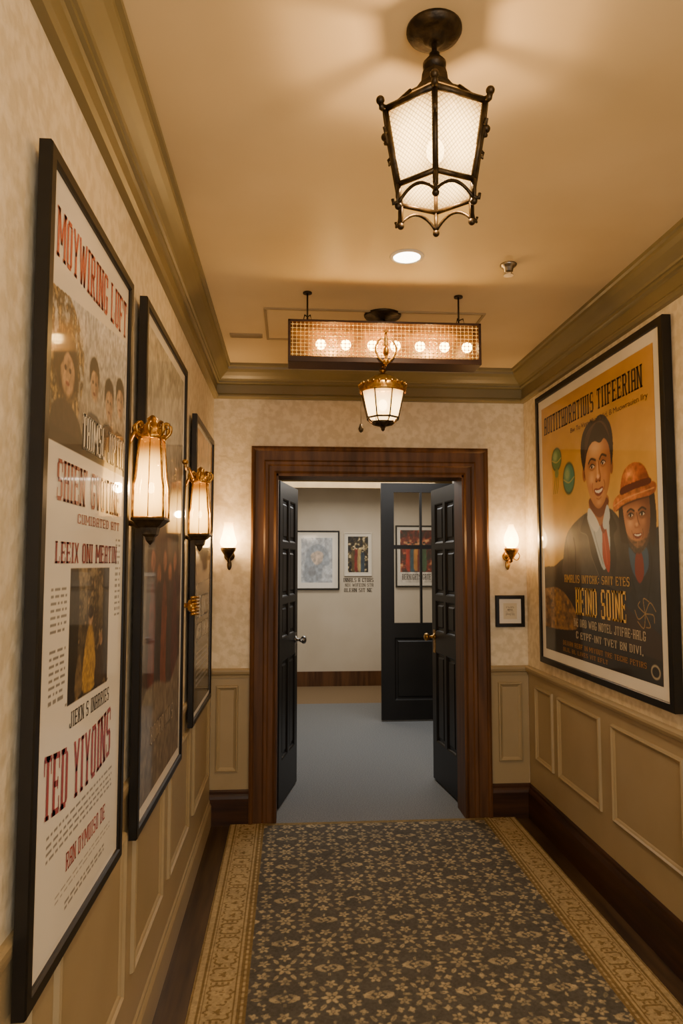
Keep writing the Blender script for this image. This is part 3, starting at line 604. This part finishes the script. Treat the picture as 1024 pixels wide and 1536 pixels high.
framed('framed_certificate','back',1.252,1.432,1.133,1.325,.022,.026,.003,.025,'small black-framed certificate with cream mat',pc,[('NOTICE',.3,.7,.38,.46,'#3a3632',.02)],cat='picture frame',res=.003)
def fa(c):
    c.c[:]=sr('#9a9ea2'); c.poly([(.1,.95),(.15,.4),(.3,.2),(.6,.15),(.85,.3),(.9,.6),(.7,.65),(.6,.95)],'#6c757e',3,a=.9); c.poly([(.3,.4),(.5,.3),(.7,.35),(.65,.55),(.45,.6)],'#b0906a',3,a=.8); c.ell(.35,.75,.12,.12,'#4f5256',.4); c.noise(.45,14,14,4)
framed('framed_print','far',.05,.62,1.19,1.93,.02,.07,.003,.03,'black-framed pale grey print with white mat',fa,None,res=.006,cat='picture frame')
def fb(c):
    photoish(c,0,0,1,1,41,'#14110f','#6a5a34','#d8c49a',4,cloth=['#5a4a2a','#7a2a20','#b09860','#2a3a48']); c.noise(.3,10,10,2)
framed('framed_print','far',.68,1.03,1.36,1.905,.012,.035,.003,.02,'small white-bordered print of a group with text beneath',fb,None,fm=M_matb,res=.006,cat='picture frame')
root=empty('wall_caption',(.86,FY,1.14),0,'dark lettered caption beneath the small group print','sign')
cvx=Cv(.38,.2,.02); lettering(root,cvx,-.002,0,[('INNALS A CTORS',0,1,.02,.28,'#3a3028',.02),('NDI WIFEON STA',0.05,1,.36,.56,'#3a3028',.01),('OLEAN SIT NE',.02,.95,.66,.9,'#3a3028',.02)])
def fc(c):
    photoish(c,0,0,1,.8,51,'#2a1c14','#a02a1c','#d8a068',5,cells=(10,8),cloth=['#a82a18','#2a4a58','#c08030','#6a1a14','#3a5a3a']); c.rect(0,.8,1,1,'#d8d0c4'); c.noise(.25,10,10,2)
framed('framed_print','far',1.33,1.86,1.22,2.0,.02,.04,.003,.03,'black-framed print with bright red crowd scene',fc,[('BERNIGHTS GATE',.05,.95,.84,.95,'#3a3632',.02)],res=.006,cat='picture frame')
# ------------------------------------------------------------ rug
rx0,rx1,ry0,ry1=-.34,1.35,.6,YB-.02
nx=int((rx1-rx0)/.0030);ny=int((ry1-ry0)/.0034)
x=np.linspace(0,rx1-rx0,nx);y=np.linspace(0,ry1-ry0,ny);X,Y=np.meshgrid(x,y)
n1=fbm(ny,nx,110,50,3,3);n2=fbm(ny,nx,34,17,9,3);n3=fbm(ny,nx,420,200,13,2);n4=fbm(ny,nx,50,25,19,2)
px,py=.33,.36
Xw=X+(n1-.5)*.007;Yw=Y+(n4-.5)*.012
def cell(ox,oy):
    return ((Xw/px+ox)%1-.5)*px,((Yw/py+oy)%1-.5)*py
m=np.zeros_like(X,bool)
def bloom(a,b_,cx,cy,R,n,ph):
    r=np.sqrt((a-cx)**2+(b_-cy)**2); t=np.arctan2(b_-cy,a-cx)+ph
    return ((r<R*(.78+.26*np.cos(n*t)))&(r>R*.30)&(np.abs(np.sin(n*t/2+pi/2))>.24))|(r<R*.17)
def leafy(a,b_,cx,cy,L,W,ang):
    c_,s_=math.cos(ang),math.sin(ang); u=(a-cx)*c_+(b_-cy)*s_; v=-(a-cx)*s_+(b_-cy)*c_
    return (np.abs(v)<W*np.clip(1-(u/L)**2,0,1))&(np.abs(u)<L)&(np.abs(v)>W*.10)
for ox,oy in ((0,0),(.5,.5)):
    a,b_=cell(ox,oy)
    m|=bloom(a,b_,0,0,.036,6,0)
    for k in range(6):
        t=2*pi*k/6+pi/6; cx,cy=.078*math.cos(t)*1.18,.078*math.sin(t)
        m|=bloom(a,b_,cx,cy,.024,5,t)
        t2=t+pi/6; m|=leafy(a,b_,.060*math.cos(t2)*1.1,.060*math.sin(t2),.020,.008,t2)
        m|=leafy(a,b_,.108*math.cos(t2)*1.15,.104*math.sin(t2),.019,.0075,t2+.7); m|=leafy(a,b_,.108*math.cos(t2)*1.15,.104*math.sin(t2),.019,.0075,t2-.7)
    for sg in (-1,1):
        m|=leafy(a,b_,sg*.132,.012*sg,.028,.008,.5); m|=leafy(a,b_,sg*.132,-.012*sg,.028,.008,-.5)
for ox,oy in ((.5,0),(0,.5)):
    a,b_=cell(ox,oy); m|=bloom(a,b_,0,0,.020,4,.4)
    for k in range(4): m|=leafy(a,b_,.040*math.cos(pi*k/2),.040*math.sin(pi*k/2),.014,.005,pi*k/2)
m=(m&(n2>.22)).astype(float)*np.clip(.78+1.1*(n1-.45),.4,1)
mm_=np.pad(m,1,mode='edge'); m=(mm_[:-2,1:-1]+mm_[2:,1:-1]+mm_[1:-1,:-2]+mm_[1:-1,2:]+4*m)/8
field=sr('#5b5851')*(1-m[...,None])+sr('#baa782')*m[...,None]
colr=field.copy()
BW=.2
d=np.minimum(X,(rx1-rx0)-X); 
bord=(d<BW)
bc=np.ones_like(field)*sr('#b09a70')
t=d/BW; yy=(Y/.11)%1-.5
st=((np.abs(t-.04)<.02)|(np.abs(t-.18)<.02)|(np.abs(t-.24)<.012)|(np.abs(t-.78)<.015)|(np.abs(t-.86)<.03)|(np.abs(t-.97)<.025)).astype(float)
rr=np.sqrt(((t-.51)/.5)**2*4+(yy)**2*4)*.5
sc=((np.abs(rr-.42-.06*np.cos(6*np.arctan2(yy,t-.51)))<.05)|(rr<.13+.05*np.cos(5*np.arctan2(yy,(t-.51))))|((np.abs(yy)>.44)&(np.abs(t-.51)<.2)&(np.cos(t*60)>0))).astype(float)*(np.abs(t-.51)<.25)
sc2=((np.abs(t-.91)<.03)&(np.cos(Y*2*pi/.035)>.2)).astype(float)
k=np.clip(st*.7+sc*.65*(n1>.38)+sc2*.45,0,.85)[...,None]
bc=bc*(1-k)+sr('#6e5833')*k
colr=np.where(bord[...,None],bc,colr)
e=(np.abs(Y-(ry1-ry0)+.02)<.02)&~bord; colr[e]=sr('#85724f')
colr*=(.88+.24*n3)[...,None]*(.94+.12*n2)[...,None]
Z=np.full_like(X,.009)+.0012*(n3-.5); Z[0,:]=Z[-1,:]=.0005; Z[:,0]=Z[:,-1]=.0005
co=np.stack([rx0+X,ry0+Y,Z],-1)[::-1].reshape(-1,3)
rug=gridmesh('runner_rug',co,ny,nx,colr[::-1],M_rug,None,'grey and tan floral patterned runner rug with wide border')
rug['category']='rug'
# ------------------------------------------------------------ lights
def light(kind,loc,power,col,size=.03,rot=None,name='lamp_light',parent=None,spot=None):
    l=bpy.data.lights.new(name,kind); l.energy=power; l.color=col
    if kind=='AREA': l.shape='RECTANGLE'; l.size=size[0]; l.size_y=size[1]
    else: l.shadow_soft_size=size
    if kind=='SPOT': l.spot_size=spot or 2.2; l.spot_blend=.7
    o=bpy.data.objects.new(name,l); COL.objects.link(o); o.location=loc
    if rot: o.rotation_euler=rot
    if parent: o.parent=parent
    return o
WARM=(1,.60,.27)
def hexring(R,z,ph,n=6): return [(R*math.cos(ph+2*pi*i/n),R*math.sin(ph+2*pi*i/n),z) for i in range(n)]
LX,LY=.316,1.484
root=empty('ceiling_lantern',(LX,LY,ZC),0,'aged bronze six-sided hanging lantern with lit hammered glass panes','ceiling light')
ph=math.atan2(-LY,-LX)
z=lambda a:a-ZC
MB().lathe([(.012,z(2.680)),(.022,z(2.684)),(.026,z(2.692)),(.045,z(2.695)),(.058,z(2.701)),(.059,z(2.706)),(.062,z(2.708)),(.062,0)],seg=32).obj('canopy',M_iron,root,'round stepped bronze ceiling canopy')
mb=MB().lathe([(.006,z(2.60)),(.006,z(2.69))],seg=10)
mb.lathe([(.004,z(2.612)),(.016,z(2.614)),(.026,z(2.626)),(.026,z(2.634)),(.016,z(2.646)),(.009,z(2.65)),(.012,z(2.656)),(.006,z(2.662))],seg=20)
mb.obj('stem',M_iron,root,'bronze ball stem')
mb=MB()
RT,ZT,RB,ZB=.122,2.497,.092,2.335
H1=hexring(RT,z(ZT),ph);H0=hexring(RB,z(ZB),ph)
ZM=2.553; Hm=hexring(.060,z(ZM),ph)
mb.lathe([(.016,z(2.618)),(.028,z(2.612)),(.032,z(2.600)),(.034,z(2.585)),(.046,z(2.567)),(.064,z(2.555)),(.066,z(2.549)),(.058,z(2.550)),(.03,z(2.572))],seg=6,smooth=False,ph=ph,cap=False)
for i in range(6):
    j=(i+1)%6; a,bb=H1[i],H0[i]
    mb.tube([a,bb],.0066); mb.tube([H1[i],H1[j]],.0072); mb.tube([H0[i],H0[j]],.0062); mb.tube([Hm[i],tuple((Vector(Hm[i])+Vector(H1[i]))*.5-Vector((0,0,.006))),H1[i]],.0068)
    o=Vector((math.cos(ph+2*pi*i/6),math.sin(ph+2*pi*i/6),0))
    p=Vector(H1[i]); mb.tube([p,p+o*.009+Vector((0,0,.003)),p+o*.012+Vector((0,0,.012))],[.008,.0075,.006]); mb.ball(p+o*.012+Vector((0,0,.017)),.0095)
    q=p*.7+Vector(H0[i])*.3; mb.tube([q,q+o*.010+Vector((0,0,-.006)),q+o*.012+Vector((0,0,.006)),q+o*.006+Vector((0,0,.010))],.0036)
    q=Vector(H0[i]); mb.tube([q,q+Vector((0,0,-.03)),q+o*.004+Vector((0,0,-.042)),q+o*.012+Vector((0,0,-.046)),q+o*.014+Vector((0,0,-.036))],[.0065,.006,.005,.0045,.0035]); mb.ball(q+Vector((0,0,-.049)),.008)
    nx_=Vector(H0[j]); pts=[]
    for k in range(13):
        t=k/12; pp=q.lerp(nx_,t); pts.append(pp+Vector((0,0,-.044+.030*math.sin(pi*t)**.8)))
    mb.tube(pts,.0038,seg=6)
mb.obj('lantern_frame',M_iron,root,'bronze lantern frame with scrolled corner tips')
f=.985
for i in range(6):
    j=(i+1)%6
    A=[(p[0]*f,p[1]*f,p[2]) for p in (H1[i],H1[j],H0[j],H0[i])]
    MB().add(A,[(0,1,2,3)]).obj('glass_pane',M_glass1,root,'mesh textured glass pane glowing warm white')
    g=MB(); top=[];bot=[]
    for k in range(13):
        t=k/12; pp=Vector(H0[i]).lerp(Vector(H0[j]),t)*1.0; top.append((pp.x*f,pp.y*f,pp.z)); bot.append((pp.x*f,pp.y*f,pp.z-.044+.030*math.sin(pi*t)**.8))
    g.loft([top,bot],0,False,False,False); g.obj('skirt_glass',M_glass1b,root,'curved amber glass skirt')
    MB().add([(p[0]*f,p[1]*f,p[2]) for p in (Hm[i],Hm[j],H1[j],H1[i])],[(0,1,2,3)]).obj('roof_glass',M_glass2,root,'amber roof glass')
mb=MB()
mb.ball((0,0,z(2.43)),.020,0,16,1,1,1.4); mb.obj('bulb',M_bulb,root,'lit bulb')
light('POINT',(0,0,z(2.43)),36,WARM,.022,parent=root)
# second lantern
root=empty('ceiling_lantern',(.404,3.05,2.386),0,'small bell-shaped brass and bronze lantern with lit glass panes','ceiling light')
z=lambda a:a-2.386
mb=MB().lathe([(.004,z(2.385)),(.012,z(2.375)),(.016,z(2.367)),(.008,z(2.358)),(.022,z(2.352)),(.05,z(2.338)),(.078,z(2.318)),(.098,z(2.305)),(.104,z(2.30)),(.102,z(2.292)),(.106,z(2.286)),(.102,z(2.278)),(.104,z(2.272)),(.098,z(2.268))],seg=36,cap=False)
for i in range(24):
    a=2*pi*i/24; mb.ball((.104*math.cos(a),.104*math.sin(a),z(2.303)),.006,0,6)
mb.obj('lantern_cap',M_brass,root,'pierced antique brass domed cap')
mb=MB(); G1=hexring(.099,z(2.27),.3,8);G0=hexring(.072,z(2.155),.3,8)
for i in range(8):
    j=(i+1)%8; mb.tube([G1[i],G0[i]],.0032,seg=6); mb.tube([G0[i],G0[j]],.0045,seg=6)
    mb.tube([G0[i],(G0[i][0]*.6,G0[i][1]*.6,z(2.13)),(0,0,z(2.118))],.003,seg=6)
mb.lathe([(.001,z(2.098)),(.008,z(2.104)),(.009,z(2.112)),(.016,z(2.12)),(.03,z(2.128)),(.05,z(2.14)),(.04,z(2.142)),(.01,z(2.135))],seg=24,cap=False)
mb.obj('lantern_frame',M_iron,root,'bronze ribs and pointed bottom finial')
for i in range(8):
    j=(i+1)%8; MB().add([(p[0]*.98,p[1]*.98,p[2]) for p in (G1[i],G1[j],G0[j],G0[i])],[(0,1,2,3)]).obj('glass_pane',M_glassb,root,'lit glass pane')
MB().ball((0,0,z(2.215)),.02,0,14,1,1,1.3).obj('bulb',M_bulb,root,'lit bulb')
MB().tube([(-.095,-.03,z(2.27)),(-.1,-.03,z(2.2)),(-.1,-.03,z(2.12))],.0012,seg=5).lathe([(.001,0),(.009,.006),(.012,.018),(.007,.03),(.006,.036),(.002,.042)],(-.1,-.03,z(2.085)),12).obj('pull_knob',M_iron,root,'small dark pull knob on a cord')
light('POINT',(0,0,z(2.215)),18,WARM,.015,parent=root)
# marquee
mx0,mx1,my0,my1,mz0,mz1=-.014,.832,2.99,3.11,2.386,2.572
cx=(mx0+mx1)/2
root=empty('marquee_light',(cx,3.05,mz0),0,'long dark wooden box light with pearl bead lattice and bulbs','ceiling light')
w=(mx1-mx0)/2;h=mz1-mz0
mb=MB().box(-w,w,-.06,.06,0,.018).box(-w,w,-.06,.06,h-.008,h).box(-w,-w+.012,-.06,.06,.018,h-.008).box(w-.012,w,-.06,.06,.018,h-.008).box(-w,w,-.066,-.058,0,.024).box(-w,w,-.064,-.058,h-.010,h).box(-w,-w+.012,-.064,-.058,0,h).box(w-.012,w,-.064,-.058,0,h)
mb.obj('housing',M_base,root,'dark wooden box housing',bevel=.002)
MB().box(-w+.012,w-.012,.045,.055,.018,h-.008).obj('back_panel',M_back,root,'amber reflective backing')
g=MB(); cols=46; rows=9
for i in range(cols+1):
    xx=-w+.020+(2*w-.040)*i/cols
    g.box(xx-.0010,xx+.0010,-.0565,-.0555,.02,h-.010)
    for j in range(rows):
        zz=.034+(h-.054)*j/(rows-1); r=.0058 if j<2 else .0046
        g.add([(xx,-.056,zz+r),(xx,-.056,zz-r),(xx+r,-.056,zz),(xx-r,-.056,zz),(xx,-.056-r,zz),(xx,-.056+r,zz)],[(0,2,4),(0,4,3),(0,3,5),(0,5,2),(1,4,2),(1,3,4),(1,5,3),(1,2,5)],0,True)
for j in range(rows):
    zz=.034+(h-.054)*j/(rows-1); g.box(-w+.012,w-.012,-.0565,-.0555,zz-.0010,zz+.0010)
o=g.obj('bead_lattice',M_bead,root,'lattice of small pearl glass beads'); o['kind']='stuff'
for k,fr in enumerate((.17,.30,.44,.56,.69,.82,.94)):
    xx=-w+2*w*fr
    MB().ball((xx,-.01,h*.5),.023).obj('bulb',M_mbulb,root,'glowing round bulb')
for fr in (.235,.5,.755): light('POINT',(-w+2*w*fr,-.02,h*.5),3.6,(1,.58,.18),.02,parent=root)
for fr in (.1,.9):
    mb=MB(); xx=-w+2*w*fr; mb.tube([(xx,0,h),(xx,0,ZC-mz0-.004)],.004); mb.tube([(xx-.02,-.03,h+.001),(xx-.012,-.03,h+.03),(xx,0,h+.032),(xx+.012,-.03,h+.03),(xx+.02,-.03,h+.001)],.003); mb.lathe([(.02,0),(.02,.006)],(xx,0,ZC-mz0-.006),14)
    mb.obj('hanger_rod',M_iron,root,'thin dark hanging rod')
MB().tube([(.04,.02,h),(.04,.20,h+.08),(.03,.26,ZC-mz0-.02)],.006).lathe([(.002,-.03),(.02,-.03),(.03,-.022),(.085,-.012),(.09,-.004),(.09,0)],(.03,.26,ZC-mz0),24).obj('canopy',M_iron,root,'dark ceiling canopy plate')
mb=MB()
for sg in (-1,1):
    pts=spline([(sg*.004,-.07,.0),(sg*.03,-.072,.02),(sg*.045,-.072,.06),(sg*.03,-.072,.095),(sg*.01,-.072,.105),(sg*.004,-.072,.085),(sg*.016,-.072,.075)],5); mb.tube(pts,.005)
mb.tube(spline([(0,-.07,.13),(0,-.075,.06),(0,-.07,.0),(0,-.04,-.008),(0,0,-.004)],5),.006); mb.ball((0,-.072,.135),.010); mb.ball((0,-.074,.05),.018,sx=.8,sz=1.3); mb.ball((0,-.07,.005),.014)
mb.obj('bracket',M_brass,root,'gilded scroll bracket')
# recessed downlight, sprinkler, hatch, vent
root=empty('recessed_downlight',(.449,2.656,ZC),0,'round recessed ceiling downlight with white trim','ceiling light')
MB().lathe([(.052,-.001),(.054,-.005),(.066,-.004),(.068,0)],seg=40,cap=False).obj('trim_ring',M_matb,root,'white trim ring')
MB().lathe([(.0005,-.0025),(.054,-.0025)],seg=40,cap=False).obj('lens',M_disc,root,'glowing lens')
light('SPOT',(0,0,-.012),36,(1,.82,.56),.04,rot=(0,0,0),parent=root,spot=2.4)
root=empty('sprinkler_head',(.867,2.70,ZC),0,'small round ceiling sprinkler head','sprinkler')
mb=MB().lathe([(.012,-.032),(.018,-.028),(.02,-.015),(.024,-.012),(.032,-.006),(.034,0)],seg=24).lathe([(.02,-.045),(.02,-.043)],seg=12)
mb.tube([(-.012,0,-.03),(-.014,0,-.044)],.002).tube([(.012,0,-.03),(.014,0,-.044)],.002); mb.obj('head',M_sil,root,'grey metal head')
mb=MB(); hz=ZC
mb.box(-.13,.93,3.25,3.262,hz-.006,hz).box(-.13,-.118,3.262,3.70,hz-.006,hz).box(.918,.93,3.262,3.70,hz-.006,hz).box(-.13,.93,3.70,3.712,hz-.006,hz)
struct(mb,'trim_16',M_line,'thin moulding around a ceiling access panel')
root=empty('ceiling_vent',(-.235,3.66,ZC),0,'narrow slotted ceiling vent','vent')
mb=MB().box(-.085,.085,-.03,.03,-.005,0)
for i in range(4): mb.box(-.078,.078,-.025+.014*i,-.019+.014*i,-.009,-.005)
mb.obj('grille',M_line,root,'tan slotted grille')
# left wall box sconces
def box_sconce(y,zb,k,arm,label,R=None):
    root=empty('wall_sconce',(XL,y,zb),pi/2,label,'wall lamp','glass box sconces between the posters')
    cy=-.078
    H=.225*k
    mb=MB()
    mb.box(-.03,.03,-.012,0,-.03,H+.04); 
    R=[(.036,H),(.040,H*.8),(.045,H*.5),(.050,.09*k),(.052,.03),(.052,0)]
    NS=4; P0=pi/4
    def rg(r,zz): return [(r*1.12*math.cos(2*pi*i/NS+P0),cy+r*1.12*math.sin(2*pi*i/NS+P0),zz) for i in range(NS)]
    mb.tube([(0,-.01,-.01),(0,-.04,-.02),(0,cy,-.012)],.008)
    mb.lathe([(.063,.0),(.065,-.006),(.054,-.012),(.044,-.02),(.032,-.026),(.027,-.045),(.018,-.052),(.014,-.062),(.006,-.07),(.001,-.074)],(0,cy,0),NS,smooth=False,ph=P0)
    mb.obj('sconce_base',M_iron,root,'black bracket with stepped drop finial')
    g=MB(); g.loft([rg(r*.97,zz) for r,zz in R],0,False,False); g.obj('glass_shade',M_shade,root,'tapered panelled amber glass shade glowing')
    mb=MB()
    for i in range(NS): mb.tube([rg(r,zz)[i] for r,zz in R],.0036,seg=6)
    for i in range(NS):   # slim mid rib on each face
        mb.tube([tuple((Vector(rg(r,zz)[i])+Vector(rg(r,zz)[(i+1)%NS]))/2) for r,zz in R],.0016,seg=6)
    for r,zz in (R[0],R[-1]): 
        q=rg(r,zz); mb.tube(q+[q[0]],.004,seg=6)
    mb.lathe([(.038,H-.004),(.042,H+.006),(.032,H+.014),(.036,H+.024),(.026,H+.036),(.014,H+.046),(.016,H+.056),(.004,H+.066)],(0,cy,0),14)
    for i in range(8):
        a=2*pi*i/8; c_,s_=math.cos(a),math.sin(a)
        mb.tube(spline([(p*c_,cy+p*s_,q) for p,q in ((.032,H-.004),(.040,H+.004),(.050,H+.016),(.050,H+.034),(.038,H+.042),(.030,H+.032),(.036,H+.024))],3),.0048,seg=6)
    mb.tube([(0,-.01,H-.02),(0,-.03,H+.02),(0,cy,H+.02)],.007)
    mb.obj('crown_ornament',M_brass,root,'gilded scrolled crown and ribs')
    if arm:
        mb=MB(); pts=spline(arm,6); mb.tube(pts,.0055); mb.ball(arm[0],.011); mb.ball(arm[-1],.012)
        mb.obj('scroll_arm',M_brass,root,'curved bronze scroll arm')
    MB().ball((0,cy,H*.38),.009,sz=1.8).obj('bulb',M_bulb,root,'lit bulb')
    light('POINT',(0,cy,H*.38),16,WARM,.015,parent=root)
    return root
box_sconce(2.0,1.645,1,[(.04,-.09,.16),(.07,-.085,.19),(.11,-.07,.185),(.14,-.06,.16)],'tall amber glass wall sconce with gilded crown and black base')
box_sconce(3.08,1.645,1,[(-.03,-.05,.24),(-.12,-.045,.27),(-.24,-.05,.25),(-.30,-.055,.27)],'tall amber glass wall sconce with scroll arm reaching forward')
root=empty('wall_ornament',(XL,3.08,1.34),pi/2,'small gilded ribbed wall knob between posters','ornament')
mb=MB().lathe([(.03,0),(.03,-.006),(.012,-.01),(.01,-.03),(.024,-.036),(.028,-.05),(.02,-.064),(.001,-.068)],(0,0,0),18,axis='y')
for i in range(6): mb.tube([(-.026,-.05,-.035+.014*i),(0,-.075,-.035+.014*i),(.026,-.05,-.035+.014*i)],.006,seg=6)
mb.obj('knob',M_brass,root,'gilded ribbed knob')
def candle(x,zb,globe,label):
    root=empty('wall_sconce',(x,YB,zb),0,label,'wall lamp'); cy=-.085
    m=M_brass if globe else M_iron
    mb=MB().lathe([(.032,0),(.032,-.005),(.024,-.01),(.012,-.016),(.006,-.02)],(0,0,.055),22,axis='y')
    mb.ball((0,-.004,.0),.014,sy=.4,sz=2.2); mb.ball((0,-.004,.105),.012,sy=.4,sz=1.8)
    mb.tube(spline([(0,-.015,.055),(0,-.04,.025),(0,-.07,.02),(0,cy,.05),(0,cy,.085)],5),.006)
    mb.lathe([(.001,.015),(.008,.022),(.006,.035),(.016,.045),(.03,.066),(.042,.084),(.046,.1),(.04,.102),(.01,.09)],(0,cy,0),22,cap=False)
    if globe:
        for sg in (-1,1): mb.tube(spline([(sg*.01,cy,.04),(sg*.035,cy,.03),(sg*.05,cy,.055),(sg*.04,cy,.075)],5),.0035)
    mb.obj('bracket',m,root,'cast metal bracket with candle cup')
    if globe:
        pr_=[(.02,.1),(.036,.115),(.044,.14),(.043,.165),(.036,.19),(.026,.21),(.018,.23),(.014,.245)]
    else:
        pr_=[(.02,.1),(.042,.112),(.05,.13),(.046,.15),(.036,.18),(.03,.21),(.026,.235),(.028,.25)]
    MB().lathe(pr_,(0,cy,0),24,cap=False).obj('glass_shade',M_flame,root,'glowing frosted glass shade')
    MB().ball((0,cy,.15),.014,sz=1.6).obj('bulb',M_bulb,root,'lit bulb')
    light('POINT',(0,cy-.0,.16),22,WARM,.02,parent=root)
candle(-.362,1.51,False,'small black sconce with glowing tulip glass shade beside doorway')
candle(1.335,1.51,True,'small brass sconce with glowing globe glass shade beside doorway')
light('POINT',(.5,-.5,2.35),46,(1,.77,.52),.25,name='rear_fill_point')  # unseen fill light added behind the camera; no fixture there
light('AREA',(.5,-1.5,1.5),36,(1,.94,.87),(1.4,1.8),rot=(math.radians(90),0,0),name='rear_fill_area')  # added area fill for daylight from behind; no window modelled
light('AREA',(.9,6.0,FZ-.02),40,(1,.97,.93),(1.4,1.4),name='gallery_area_light')  # unseen area light set over the far room; no panel modelled
light('AREA',(.7,8.0,FZ-.02),32,(1,.86,.68),(2.0,.6),name='gallery_area_light')  # second unseen area light over the far room, warmer
w=bpy.data.worlds.new('w'); bpy.context.scene.world=w; w.use_nodes=True
w.node_tree.nodes['Background'].inputs[0].default_value=(1,.86,.68,1); w.node_tree.nodes['Background'].inputs[1].default_value=.4
# ------------------------------------------------------------ camera
f=1060; th=math.atan(77/f); ps=th
F=Vector((math.sin(ps)*math.cos(th),math.cos(ps)*math.cos(th),math.sin(th))); Rr=Vector((math.cos(ps),-math.sin(ps),0)); U=Rr.cross(F)
cd=bpy.data.cameras.new('camera'); cd.sensor_fit='VERTICAL'; cd.sensor_height=36; cd.sensor_width=24; cd.lens=36*f/1536; cd.clip_start=.02
co_=bpy.data.objects.new('camera',cd); COL.objects.link(co_)
mm=Matrix((Rr,U,-F)).transposed().to_4x4(); mm.translation=Vector((0,0,1.52)); co_.matrix_world=mm
bpy.context.scene.camera=co_
